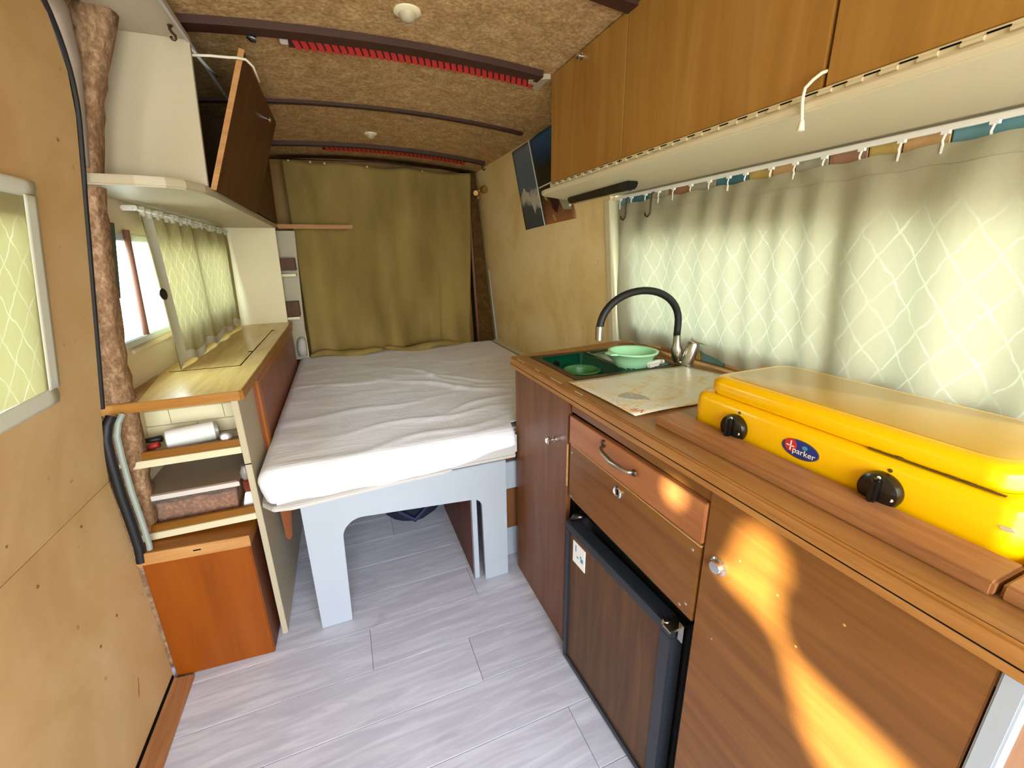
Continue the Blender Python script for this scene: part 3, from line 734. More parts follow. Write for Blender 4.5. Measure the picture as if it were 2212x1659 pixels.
# on the sliding door
def dc(u, v):
    x = XD(v)+.006+.002*noise.noise((u*30, v*4, 0))
    return (x, u, v)
cd = thing('door_curtain', 'lace curtain panel fixed over the sliding door window', 'curtain', (-.6, .85, 1.0))
mk('net', B().grid(dc, fr(.42, 1.168, 40), fr(1.045, 1.425, 24)), 'lace_door', cd, smooth='all')
mk('top_hem', B().grid(lambda u, v: (XD(v)+.008+.004*math.sin((v-1.425)/.03*PI), u, v), fr(.42, 1.165, 24), fr(1.422, 1.452, 5)), 'lace_hem', cd, smooth='all', solid=.002)
mk('bottom_hem', B().grid(lambda u, v: (XD(v)+.008+.003*math.sin((v-1.008)/.034*PI), u, v-.02*(1-(u-.42)/.75)), fr(.42, 1.172, 24), fr(1.012, 1.048, 5)), 'lace_hem', cd, smooth='all', solid=.002)
mk('side_hem', B().grid(lambda u, v: (XD(v)+.009, u+(v-1.045)*-.03, v), fr(1.140, 1.178, 4), fr(1.045, 1.425, 20)), 'lace_hem', cd, smooth='all', solid=.0015)
# left window curtain
cl = thing('window_curtain', 'short lace curtain with a dark button hanging at the left window', 'curtain', (-.56, 2.3, .94))
def lc(u, v):
    k = (u-1.76)/(2.93-1.76); h = (1.455-v)/.5
    x = XL(v)+.035+.008*math.sin(u*34+math.sin(u*9))*(1-.5*h)+.022*h
    zz = v+(0.012*math.sin(u*21) if v < 1.0 else 0)-(.02*(1-k) if v < 1.0 else 0)
    uu = u-.16*max(0, h-.2)*max(0, k-.55)
    return (x, uu+.03*h*(1-k), zz)
mk('net', B().grid(lc, fr(1.765, 2.93, 90), fr(.955, 1.445, 30)), 'lace_left', cl, smooth='all')
mk('gathered_heading', B().grid(lambda u, v: (XL(v)+.035+.006*math.sin(u*120)+.003*math.sin(u*37), u, v+.002*math.sin(u*43)), fr(1.76, 2.93, 300), fr(1.438, 1.468, 5)), 'lace_hem', cl, smooth='all')
mk('bottom_hem', B().grid(lambda u, v: (lambda p: (p[0]+.002, p[1], p[2]-.0))(lc(u, v)), fr(1.765, 2.93, 90), fr(.953, .985, 3)), 'lace_hem', cl, smooth='all')
mk('side_hem', B().grid(lambda u, v: (lambda p: (p[0]+.003, p[1], p[2]))(lc(u, v)), fr(1.765, 1.86, 8), fr(.955, 1.445, 30)), 'lace_hem', cl, smooth='all')
mk('button', B().lathe([(.019, 0), (.019, .003), (.014, .005)], (-.556, 1.765, 1.196), (1, -.25, .05), 18), 'black_plastic', cl, smooth=True)
mk('curtain_wire', B().tube([(XL(1.455)+.035, 1.72, 1.457), (XL(1.455)+.035, 2.95, 1.457)], .004, 8), 'white_plastic', cl, smooth='all')
mk('wire_bracket', B().box(XL(1.46)+.001, XL(1.46)+.042, 1.722, 1.732, 1.452, 1.468), 'white_plastic', cl, bevel=.003)
# brown curtain across the rear
def rear_curtain():
    t = thing('rear_curtain', 'heavy grey brown curtain hanging across the rear above the bed', 'curtain', (.34, 3.14, .66))
    def f(u, v):
        h = (1.885-v)/1.22; k = (u+.27)/1.21
        y = 3.13+.036*math.sin(u*13-.9*v+1.2*math.sin(v*1.4))*(.25+h)+.016*math.sin(u*29+1.6*v)*(.5+.5*h)+.02*noise.noise((u*3, v*1.5, 2))
        x = u-.055*h*k*(1 if k > .8 else k)
        z = v - .012*math.sin(k*PI*3)**2*(1 if v > 1.8 else 0) - (.03*k if v > 1.85 else .03*k*max(0, (v-1.2)/.65))
        if v < .80: y -= .05*((.80-v)/.14)**1.5*(.6+.4*math.sin(u*7+1)); z += .015*noise.noise((u*6, v*9, 5))
        return (x, y, z)
    mk('drop', B().grid(f, fr(-.24, .94, 110), fr(.665, 1.885, 60)), 'drape_brown', t, smooth='all', solid=.003)
    # gathered hem lying on the bed
    for xa, xb, ph in ((-.24, .22, 0), (.24, .80, 2)):
        pts = []; rs = []
        for i in range(25):
            k = i/24; x = xa+(xb-xa)*k
            pts.append((x, 3.02+.035*math.sin(k*6+ph), .683+.012*math.sin(k*9+ph))); rs.append(.012+.018*math.sin(PI*k)*(1+.4*math.sin(k*14+ph)))
        mk('hem_fold', B().tube(pts, rs, 10), 'drape_brown', t, smooth='all')
    mk('curtain_wire', B().tube([(-.31, 3.10, 1.875), (.3, 3.10, 1.889), (.96, 3.10, 1.86)], .003, 6), 'black_rubber', t, smooth='all')
    for x in (-.2, -.08, .0, .25, .6, .9):
        mk('eyelet', B().lathe([(.006, 0), (.006, .004)], (x, 3.095, 1.87-.03*(x+.27)/1.2), (0, -1, 0), 10), 'brass', t)
rear_curtain()
r = thing('reading_lamp', 'small brass swivel lamp at the top right of the rear curtain', 'lamp', (.95, 3.0, 1.70))
mk('bracket', B().tube([(1.005, 3.0, 1.73), (.97, 2.99, 1.735), (.935, 2.985, 1.72)], .008, 8), 'brass', r, smooth='all')
mk('head', B().lathe([(.008, -.02), (.021, -.012), (.024, .012), (.019, .02)], (.985, 2.975, 1.735), (.2, -1, -.1), 18), 'brass', r, smooth=True)
mk('head', B().lathe([(.008, -.018), (.019, -.012), (.021, .01), (.016, .018)], (.93, 2.97, 1.713), (-.4, -1, -.3), 18), 'brass', r, smooth=True)
mk('plug', B().lathe([(.014, 0), (.012, .02)], (.945, 2.97, 1.672), (0, 0, 1), 12), 'brass', r, smooth=True)
r = tag(mk('hook', B().tube([(.955, 2.90, 1.885), (.955, 2.90, 1.86), (.958, 2.895, 1.845), (.966, 2.89, 1.838), (.972, 2.89, 1.85)], .005, 8), 'bronze', smooth='all'), 'bent bronze hook under the ceiling at the rear right', 'hook')

# small shelf and rack at the rear left
r = thing('wall_shelf', 'narrow wooden shelf jutting out in front of the rear curtain', 'shelf', (-.1, 3.0, 1.48))
mk('board', B().prism([(-.312, 2.995), (-.312, 3.07), (.10, 3.07), (.118, 2.995)], 'z', 1.488, 1.50), 'plank_small', r, bevel=.002)
mk('rail', B().box(-.305, .115, 2.988, 2.995, 1.478, 1.502), 'edge_ply_x', r, bevel=.001)
mk('screw_hook', B().tube([(.057, 2.99, 1.478), (.057, 2.99, 1.465), (.060, 2.99, 1.457)], .003, 6), 'steel', r, smooth='all')
r = thing('corner_rack', 'narrow white rack with brown shelf fronts behind the left panel', 'rack', (-.3, 3.1, .66))
mk('back_board', B().box(-.58, -.255, 3.09, 3.10, .66, 1.47), 'cream_paint', r)
mk('side_board', B().prism([(-.62, .66), (-.265, .66), (-.225, 1.47), (-.59, 1.47)], 'y', 3.078, 3.088), 'white_paint', r)
for z0, z1, x in ((1.235, 1.31, -.245), (.955, 1.045, -.262)):
    mk('shelf_front', B().box(-.6, x, 3.0, 3.076, z0, z1), 'flap_brown', r, bevel=.002)
    mk('shelf_board', B().box(-.6, x-.004, 3.0, 3.076, z1-.11, z1-.095), 'cream_paint', r)
tag(mk('cloth_bundle', B().tube([(-.285, 3.03, .69), (-.285, 3.03, .74), (-.28, 3.035, .79), (-.275, 3.04, .81)], [.024, .03, .026, .012], 10), 'grey_board', smooth='all'), 'crumpled grey cloth stuffed beside the head of the bed', 'cloth')

# ------------------------------------------------------------------ bed
def build_bed():
    t = thing('camper_bed', 'white painted bed base with a wide arched front board', 'bed', (.15, 1.4, 0))
    x0, x1, i0, i1 = -.216, .517, -.100, .413; top = .535
    poly = [(x0, 0), (i0-.012, 0), (i0, .345)]
    for k in range(1, 9):
        a = PI-PI/2*k/8; poly.append((i0+.07+.07*math.cos(a), .355+.07*math.sin(a)))
    poly += [(i1-.04, .392)]
    for k in range(1, 6):
        a = PI/2-PI/2*k/5; poly.append((i1-.04+.04*math.cos(a), .352+.04*math.sin(a)))
    poly += [(i1+.003, 0), (x1, 0), (x1, top), (x0, top)]
    b = B(); n = len(poly)
    mk('front_board', B().prism(poly, 'y', 1.395, 1.414), 'cool_white', t, bevel=.0015)
    pl = [(-.30, 1.52), (-.325, 1.46), (-.32, 1.395), (-.285, 1.352), (-.23, 1.342), (.13, 1.372), (.27, 1.378), (.30, 1.385), (.30, 1.40), (.562, 1.40), (.562, 1.45), (1.05, 1.5), (1.07, 3.12), (-.315, 3.12)]
    mk('platform', B().prism(pl, 'z', .536, .552), 'grey_board', t, bevel=.003)
    c = mk('inner_cheek', B().box(.376, .392, 1.417, 2.0, 0, .53), 'box_dark', t)
    mk('cheek_edge', B().prism([(1.407, .012), (1.4165, 0), (1.43, .0), (1.43, .53), (1.407, .53)], 'x', .374, .394), 'cool_white', c, bevel=.001)
    pts = [(-.318, .535), (-.262, .535), (-.29, .285), (-.297, .268), (-.306, .266), (-.313, .28)]
    mk('folded_leg', B().prism(pts, 'y', 1.60, 1.62), 'panel_red', t, bevel=.003)
    mk('side_rail', B().box(.524, .60, 1.447, 1.465, .372, .494), 'cool_white', t, bevel=.002)
    mk('side_panel', B().box(.45, .66, 1.47, 1.485, .165, .50), 'kitchen_brown', t, bevel=.002)
    mk('plinth', B().box(.53, .66, 1.50, 1.53, 0, .16), 'cool_white', t, bevel=.002)
    m = tag(mk('mattress', B().prism([(-.285, 1.50), (-.295, 1.45), (-.285, 1.41), (-.25, 1.388), (.10, 1.385), (.565, 1.385), (.565, 1.44), (1.02, 1.45), (1.04, 3.08), (-.29, 3.08)], 'z', .553, .645), 'grey_board', bevel=.01), 'thick foam mattress filling the rear of the van under the sheet', 'mattress')
    # sheet draped over the front and left edges
    X0, X1, YA, YB, ZT, RR = -.275, 1.03, 1.415, 3.085, .667, .048
    def drape(u, v):
        cu, cv = min(max(u, X0), X1), max(v, YA)
        if cu > .56 and cv < 1.46: pass
        e = Vector((u-cu, v-cv)); L = e.length
        if u < X0 and L > .135: e *= .135/L; L = .135
        zz = ZT-.012*max(0, (cv-2.4))*0
        w = .006*noise.noise((u*3.2, v*3.2, .3))+.004*noise.noise((u*2.0+v*5, v*9-u*2, 1.7))
        # a few long creases
        for (px, py, dx, dy, amp, wd) in ((.45, 2.05, .75, -.66, .014, .020), (.55, 2.15, .8, -.6, .010, .016), (.25, 1.62, 1, .05, .008, .018), (.1, 1.85, 1, .12, .006, .02), (.40, 2.3, .5, -.86, .010, .018), (.6, 1.75, .92, .35, .008, .016), (-.1, 2.3, 1, -.1, .005, .02), (.7, 1.95, 1, -.15, .007, .018), (.3, 1.47, 1, .15, .006, .02)):
            dn = math.hypot(dx, dy); dx /= dn; dy /= dn
            s_ = (u-px)*dx+(v-py)*dy; q = -(u-px)*dy+(v-py)*dx
            q += .02*math.sin(s_*14)
            w += amp*math.exp(-(q/wd)**2)*math.exp(-(s_/.32)**2)
        if L < 1e-6: return (u, v, zz+w)
        dr = e/L
        if L < RR*PI/2:
            a = L/RR; return (cu+dr.x*RR*math.sin(a), cv+dr.y*RR*math.sin(a), zz-RR*(1-math.cos(a))+w*(1-L/(RR*PI/2)))
        dn = L-RR*PI/2; fl = .004*math.sin(u*38)+.003*noise.noise((u*9, v*9, 0))
        return (cu+dr.x*(RR+fl-.06*dn), cv+dr.y*(RR+fl-.06*dn), zz-RR-dn)
    us = fr(-.372, 1.045, 120); vs_ = fr(0, 1, 130)
    def fn(u, k):
        lo = 1.415-(.145-.02*math.sin(u*5)+.012*math.sin(u*3+1)) - (.0 if u > -.1 else .0)
        if u > .30: lo += .055*min(1, (u-.30)/.25)
        v = lo+(3.09-lo)*k**1.15
        if u > .553: v = max(v, 1.452)
        return drape(u, v)
    tag(mk('bed_sheet', B().grid(fn, us, vs_), 'sheet_cotton', smooth='all', solid=.002), 'creased white cotton sheet stretched over the bed', 'sheet')
build_bed()
def bag():
    t = thing('duffel_bag', 'dark navy bag lying on the floor under the bed', 'bag', (.21, 2.15, 0))
    rings = []; n = 18
    b = B(); m = 10
    for i in range(m+1):
        k = i/m; an = PI*k; r_ = max(.02, math.sin(an))
        rings.append([(.04+.34*k, 2.03+.17*r_**.45*math.copysign(abs(math.cos(2*PI*j/n))**.6, math.cos(2*PI*j/n))*(1+.1*noise.noise((k*5, j*.7, 0))), .125+.122*r_**.35*math.copysign(abs(math.sin(2*PI*j/n))**.6, math.sin(2*PI*j/n))) for j in range(n)])
    vs_ = [p for rg in rings for p in rg]; fs = []
    for i in range(m):
        for j in range(n): fs.append((i*n+j, i*n+(j+1) % n, (i+1)*n+(j+1) % n, (i+1)*n+j))
    b.add(vs_, fs+[tuple(range(n)), tuple(range(m*n, m*n+n))])
    mk('body', b, 'navy_cloth', t, smooth='all')
    mk('strap', B().tube([(.12, 1.87, .19), (.13, 1.853, .12), (.2, 1.848, .06), (.27, 1.853, .12), (.28, 1.87, .19)], .012, 8), 'strap_blue', t, smooth='all')
bag()

# ------------------------------------------------------------------ kitchen: base unit
def plate(name, mat, x0, x1, y0, y1, z0, z1, hole, parent=None, bevel=.0015, label=None):
    a, b_, c, d_ = hole
    bb = B(); xs = [x0, a, b_, x1]; ys = [y0, c, d_, y1]
    for j in range(4):
        for i in range(4): bb.v.append((xs[i], ys[j], z1))
    for j in range(4):
        for i in range(4): bb.v.append((xs[i], ys[j], z0))
    q = lambda i, j: j*4+i
    for j in range(3):
        for i in range(3):
            if (i, j) == (1, 1): continue
            bb.f.append((q(i, j), q(i+1, j), q(i+1, j+1), q(i, j+1))); bb.f.append((16+q(i, j), 16+q(i, j+1), 16+q(i+1, j+1), 16+q(i+1, j)))
    ring = [q(0,0),q(1,0),q(2,0),q(3,0),q(3,1),q(3,2),q(3,3),q(2,3),q(1,3),q(0,3),q(0,2),q(0,1)]
    for p, r_ in zip(ring, ring[1:]+ring[:1]): bb.f.append((p, p+16, r_+16, r_))
    ring = [q(1,1), q(1,2), q(2,2), q(2,1)]
    for p, r_ in zip(ring, ring[1:]+ring[:1]): bb.f.append((p, p+16, r_+16, r_))
    return mk(name, bb, mat, parent)
SX0, SX1, SY0, SY1 = .635, 1.015, 1.07, 1.385
def build_base():
    t = thing('kitchen_unit', 'dark brown wooden kitchen base unit along the right side', 'kitchen unit', (.8, .75, 0))
    mk('carcass', B().box(.59, 1.12, .992, 1.41, .0, .74), 'dark_gap', t)
    mk('carcass', B().box(.59, 1.12, .49, .99, .585, .895), 'dark_gap', t)
    mk('carcass', B().box(.59, 1.12, .115, .485, .0, .895), 'dark_gap', t)
    w = mk('cupboard_door', B().box(.570, .586, 1.006, 1.414, .004, .90), 'kitchen_brown', t, bevel=.0015)
    k = mk('knob', B().lathe([(.010, 0), (.010, .003), (.004, .006), (.004, .014), (.012, .02), (.013, .026), (.008, .03)], (.570, 1.088, .742), (-1, 0, 0), 8), 'chrome', w, smooth=True)
    mk('worn_edge', B().box(.5695, .573, 1.0045, 1.009, .62, .76), 'edge_ply', w)
    mk('rail', B().box(.574, .59, .115, .992, .868, .90), 'kitchen_brown_y', t, bevel=.001)
    # drawer standing slightly open
    d_ = mk('drawer', B().hexa([(.566, .488, .778), (.582, .488, .778), (.582, .990, .772), (.567, .990, .772), (.566, .488, .864), (.582, .488, .864), (.582, .990, .858), (.567, .990, .858)]), 'drawer_red', t, bevel=.0015)
    mk('drawer_side', B().box(.5825, .59, .976, .982, .79, .845), 'edge_white', d_)
    hp = [(.566, .812, .842), (.552, .806, .838), (.546, .79, .834), (.543, .75, .829), (.545, .71, .829), (.550, .695, .829), (.560, .688, .829)]
    mk('handle', B().tube(hp, [.005, .005, .006, .007, .006, .005, .005], 8), 'steel', d_, smooth='all')
    for p in ((.566, .815, .846), (.5615, .686, .828)): mk('handle_foot', B().lathe([(.009, 0), (.007, .004)], p, (-1, 0, 0), 12), 'bronze', d_)
    # flap over the fridge
    f = mk('flap_panel', B().box(.570, .584, .490, .990, .592, .768), 'kitchen_brown_y', t, bevel=.0015)
    mk('flap_edge', B().box(.569, .585, .490, .985, .7682, .7712), 'edge_ply', f)
    lk = mk('lock', B().lathe([(.016, 0), (.016, .003), (.013, .006), (.011, .003)], (.570, .75, .742), (-1, 0, 0), 20), 'chrome', f, smooth=True)
    mk('keyhole', B().box(.5655, .5675, .7485, .7515, .735, .749), 'dark_gap', lk)
    for y, z in ((.977, .745), (.977, .60), (.51, .75), (.51, .62), (.525, .605)):
        mk('screw', B().lathe([(.004, 0), (.003, .001)], (.570, y, z), (-1, 0, 0), 8), 'steel', f)
    # right door
    w = mk('cupboard_door', B().box(.570, .586, .118, .484, .004, .894), 'kitchen_brown_y', t, bevel=.0015)
    k = mk('knob', B().lathe([(.017, 0), (.017, .003), (.013, .005), (.013, .01), (.011, .013), (.004, .0135)], (.570, .447, .761), (-1, 0, 0), 24), 'chrome', w, smooth=True)
    for y, z in ((.34, .79), (.25, .82), (.44, .6), (.3, .73), (.41, .80)):
        mk('scuff', B().lathe([(.0022, 0), (.0012, .0004)], (.570, y, z), (-1, 0, 0), 6), 'edge_ply', w)
    mk('end_strip', B().box(.568, .60, .097, .116, 0, .895), 'cool_white', t, bevel=.002)
    mk('end_panel', B().box(.60, 1.13, .10, .113, 0, .895), 'kitchen_brown', t)
build_base()
def build_worktop():
    t = thing('worktop', 'worn brown wooden kitchen worktop with a sink cutout', 'worktop', (.85, .75, .9))
    plate('slab', 'counter_top', .566, 1.138, .09, 1.43, .902, .937, (SX0, SX1, SY0, SY1), t)
    l = mk('front_lip', B().box(.557, .566, .088, 1.432, .899, .9375), 'counter_lip', t, bevel=.003)
    mk('lip_groove', B().box(.5562, .558, .088, 1.432, .9135, .9150), 'dark_gap', l)
    mk('end_piece', B().prism([(.566, 1.4302), (1.130, 1.4302), (1.130, 1.522), (1.05, 1.505), (.566, 1.440)], 'z', .902, .9372), 'counter_lip', t, bevel=.0015)
    mk('ledge', B().box(.612, .682, .152, .693, .937, .955), 'ledge_wood', t, bevel=.003)
    mk('ledge', B().box(.618, 1.05, .098, .148, .937, .957), 'ledge_wood', t, bevel=.003)
    for y0, y1 in ((1.33, 1.385), (1.20, 1.235), (1.05, 1.12), (.93, .97)):
        mk('paint_chip', B().box(.567, .571, y0, y1, .9370, .9376), 'edge_white', t)
build_worktop()
def build_fridge():
    t = thing('fridge', 'small fridge with wood print door in a dark metal frame', 'fridge', (.8, .74, 0))
    mk('body', B().box(.604, 1.08, .515, .985, .004, .545), 'fridge_black', t, bevel=.004)
    A, Bq = Vector((.547, .957)), Vector((.566, .530)); dv = (Bq-A); n = Vector((1, dv.x/-dv.y)) ; n = Vector((-dv.y, dv.x)).normalized()
    if n.x < 0: n = -n
    def slab(name, u0, u1, z0, z1, o0, o1, mat, par, bev=.002):
        p = lambda u, o: A+dv*u+n*o
        q = [p(u0, o0), p(u0, o1), p(u1, o1), p(u1, o0)]
        return mk(name, B().hexa([(v.x, v.y, z0) for v in q]+[(v.x, v.y, z1) for v in q]), mat, par, bevel=bev)
    d_ = slab('door', 0, 1, .012, .535, .004, .034, 'fridge_black', t)
    slab('wood_panel', .05, .94, .03, .512, .0015, .0045, 'fridge_print', d_, .0005)
    slab('frame_top', -.005, 1.005, .508, .539, -.004, .035, 'fridge_frame', d_, .003)
    slab('frame_bottom', -.005, 1.005, .010, .034, -.004, .035, 'fridge_frame', d_, .003)
    slab('frame_side', -.005, .05, .030, .512, -.004, .02, 'fridge_frame', d_, .003)
    slab('frame_side', .925, 1.005, .030, .512, -.004, .035, 'fridge_frame', d_, .003)
    st = slab('sticker', .09, .235, .420, .492, -.0006, .0012, 'paper_white', d_, 0)
    for u, z, w_, h_ in ((.12, .462, .012, .022), (.14, .445, .02, .006), (.185, .443, .03, .014), (.18, .455, .015, .008)):
        slab('print', u, u+w_, z, z+h_, -.0010, -.0005, 'logo_teal', st, 0)
    hg = mk('hinge', B().box(.548, .60, .518, .542, .540, .546), 'steel', t, bevel=.001)
    mk('hinge_flange', B().box(.5725, .5745, .508, .522, .515, .560), 'steel', t, bevel=.0006)
    mk('hinge_pin', B().lathe([(.009, 0), (.009, .004), (.006, .008)], (.560, .545, .5395), (0, 0, 1), 14), 'steel', t, smooth=True)
    mk('latch', B().tube([(.556, .945, .541), (.565, .94, .552), (.58, .93, .556), (.60, .93, .554)], [.006, .011, .010, .006], 8), 'black_plastic', t, smooth='all')
build_fridge()

# ------------------------------------------------------------------ sink, tap and things around it
def build_sink():
    t = thing('sink', 'dark green enamel sink set into the worktop', 'sink', (.83, 1.23, .78))
    plate('rim', 'bronze', SX0-.012, SX1+.012, SY0-.012, SY1+.012, .9372, .9396, (SX0+.012, SX1-.008, SY0+.010, SY1-.012), t)
    def basin(x0, x1, y0, y1, zb, name):
        b = B(); tp = .9385; s = .02
        pts = [(x0,y0,tp),(x1,y0,tp),(x1,y1,tp),(x0,y1,tp),(x0+s,y0+s,zb),(x1-s,y0+s,zb),(x1-s,y1-s,zb),(x0+s,y1-s,zb)]
        b.add(pts, [(4,5,6,7),(0,4,7,3),(1,2,6,5),(0,1,5,4),(3,7,6,2)])
        o = mk(name, b, 'green_enamel', t, bevel=.012, seg=3, smooth='all', solid=.003); return o
    basin(SX0+.01, .835, SY0+.008, SY1-.008, .785, 'basin')
    basin(.84, SX1-.006, SY0+.008, SY1-.008, .926, 'small_basin')
    mk('drain', B().lathe([(.03, 0), (.03, .003), (.02, .004)], (.735, 1.23, .7885), (0, 0, 1), 18), 'black_plastic', t, smooth=True)
    mk('overflow', B().lathe([(.017, 0), (.014, .003)], (.72, 1.372, .905), (0, -1, .1), 14), 'black_plastic', t, smooth=True)
build_sink()
def bowl(name, c, r0, r1, h, mat, label, th=.003, spout=False):
    t = thing(name, label, 'bowl', (c[0], c[1], c[2]))
    prof = [(.001, 0), (r0, 0), (r0+.006, .004), (r0+(r1-r0)*.55, h*.45), (r1-.004, h*.9), (r1-.002, h-.006), (r1+.004, h-.006), (r1+.005, h), (r1-.004, h), (r1-.008, h*.9), (r0+(r1-r0)*.5-.002, h*.45), (r0-.002, .007), (.001, .006)]
    mk('wall', B().lathe(prof, c, (0, 0, 1), 36, False), mat, t, smooth='all')
    mk('handle', B().hexa([(c[0]-r1-.022, c[1]-.018, c[2]+h-.006), (c[0]-r1+.006, c[1]-.03, c[2]+h-.006), (c[0]-r1+.006, c[1]+.03, c[2]+h-.006), (c[0]-r1-.022, c[1]+.018, c[2]+h-.006),
                          (c[0]-r1-.022, c[1]-.018, c[2]+h-.001), (c[0]-r1+.006, c[1]-.03, c[2]+h-.001), (c[0]-r1+.006, c[1]+.03, c[2]+h-.001), (c[0]-r1-.022, c[1]+.018, c[2]+h-.001)]), mat, t, bevel=.002)
bowl('plastic_bowl', (.885, 1.135, .930), .045, .078, .06, 'mint_plastic', 'pale mint green plastic bowl standing in the sink')
bowl('colander', (.765, 1.26, .789), .04, .062, .12, 'colander_green', 'darker green plastic tub deep in the sink beside the mint bowl')
r = thing('spray_bottle', 'white spray trigger lying at the edge of the sink', 'spray bottle', (.92, 1.12, .86))
mk('trigger_head', B().hexa([(.905, 1.070, .938), (.948, 1.076, .938), (.946, 1.094, .938), (.903, 1.088, .938), (.893, 1.066, .960), (.965, 1.076, .962), (.963, 1.094, .962), (.891, 1.086, .960)]), 'white_plastic', r, bevel=.005)
mk('nozzle', B().lathe([(.007, 0), (.007, .010), (.005, .013)], (.963, 1.085, .953), (1, .14, 0), 12), 'white_plastic', r, smooth=True)
mk('trigger', B().tube([(.948, 1.084, .940), (.955, 1.085, .930), (.956, 1.087, .918)], [.004, .005, .003], 8), 'white_plastic', r, smooth='all')
mk('bottle', B().lathe([(.010, .012), (.012, .008), (.018, .0), (.018, -.0)], (.920, 1.088, .9285), (.0, -.05, 1), 16), 'clear_grey', r, smooth=True)
def build_tap():
    t = thing('tap', 'steel kitchen tap with a black arched flexible spout', 'tap', (1.06, 1.08, .937))
    mk('body', B().lathe([(.025, 0), (.025, .006), (.0215, .01), (.0215, .075), (.018, .083)], (1.048, 1.062, .9372), (.16, -.18, 1), 24), 'steel', t, smooth=True)
    mk('spout_base', B().lathe([(.010, 0), (.017, .02), (.019, .045), (.013, .06), (.012, .095)], (1.030, 1.085, .945), (-.10, .0, 1), 20), 'steel', t, smooth=True)
    mk('lever', B().hexa([(1.045, 1.042, 1.018), (1.062, 1.030, 1.018), (1.076, 1.048, 1.018), (1.059, 1.062, 1.018), (1.047, 1.040, 1.028), (1.072, .985, 1.010), (1.084, .990, 1.010), (1.061, 1.062, 1.030)]), 'steel', t, bevel=.002)
    pts = []
    x1, x0, zb, zt = 1.020, .717, 1.055, 1.19
    cx, hw = (x0+x1)/2, (x1-x0)/2
    pts.append((x1, 1.085, 1.035))
    for k in range(25):
        a = PI*k/24; pts.append((cx+hw*math.cos(a), 1.085, zb+.02+(zt-zb-.02)*math.sin(a)**.9))
    pts.append((x0, 1.085, 1.085)); pts.insert(1, (x1, 1.085, 1.055))
    mk('hose', B().tube(pts, .0115, 14), 'black_rubber', t, smooth='all')
    mk('spout_tip', B().lathe([(.0125, 0), (.0125, .042), (.010, .044)], (x0, 1.085, 1.048), (0, 0, 1), 18), 'steel', t, smooth=True)
build_tap()
def placemat():
    c = [(.588, 1.046), (1.022, 1.052), (1.105, .748), (.597, .741)]
    def fn(u, v):
        x = (c[0][0]*(1-u)+c[1][0]*u)*v+(c[3][0]*(1-u)+c[2][0]*u)*(1-v); y = (c[0][1]*(1-u)+c[1][1]*u)*v+(c[3][1]*(1-u)+c[2][1]*u)*(1-v)
        return (x, y, .9405+.0012*noise.noise((x*8, y*8, 0))+.0012*math.sin(u*9+v*3))
    t = thing('placemat', 'pale printed vinyl mat with yellow and red sketches on the worktop', 'placemat', (.84, .9, .94))
    mk('mat', B().grid(fn, fr(0, 1, 24), fr(0, 1, 16)), 'placemat_print', t, smooth='all', solid=.001)
    # grey leaf shape, red script near the front edge
    leaf = []
    for k in range(20):
        a = 2*PI*k/20; leaf.append((.665+.035*math.cos(a)+.02*math.sin(a), .83+.055*math.sin(a)-.02*math.cos(a)))
    mk('leaf_print', B().prism(leaf, 'z', .9420, .9424), 'leaf_grey', t)
    text_mesh('script_print', 'VE', .032, 'logo_red', t, (.640, .752, .9424), (0, 0, R(105)))
placemat()

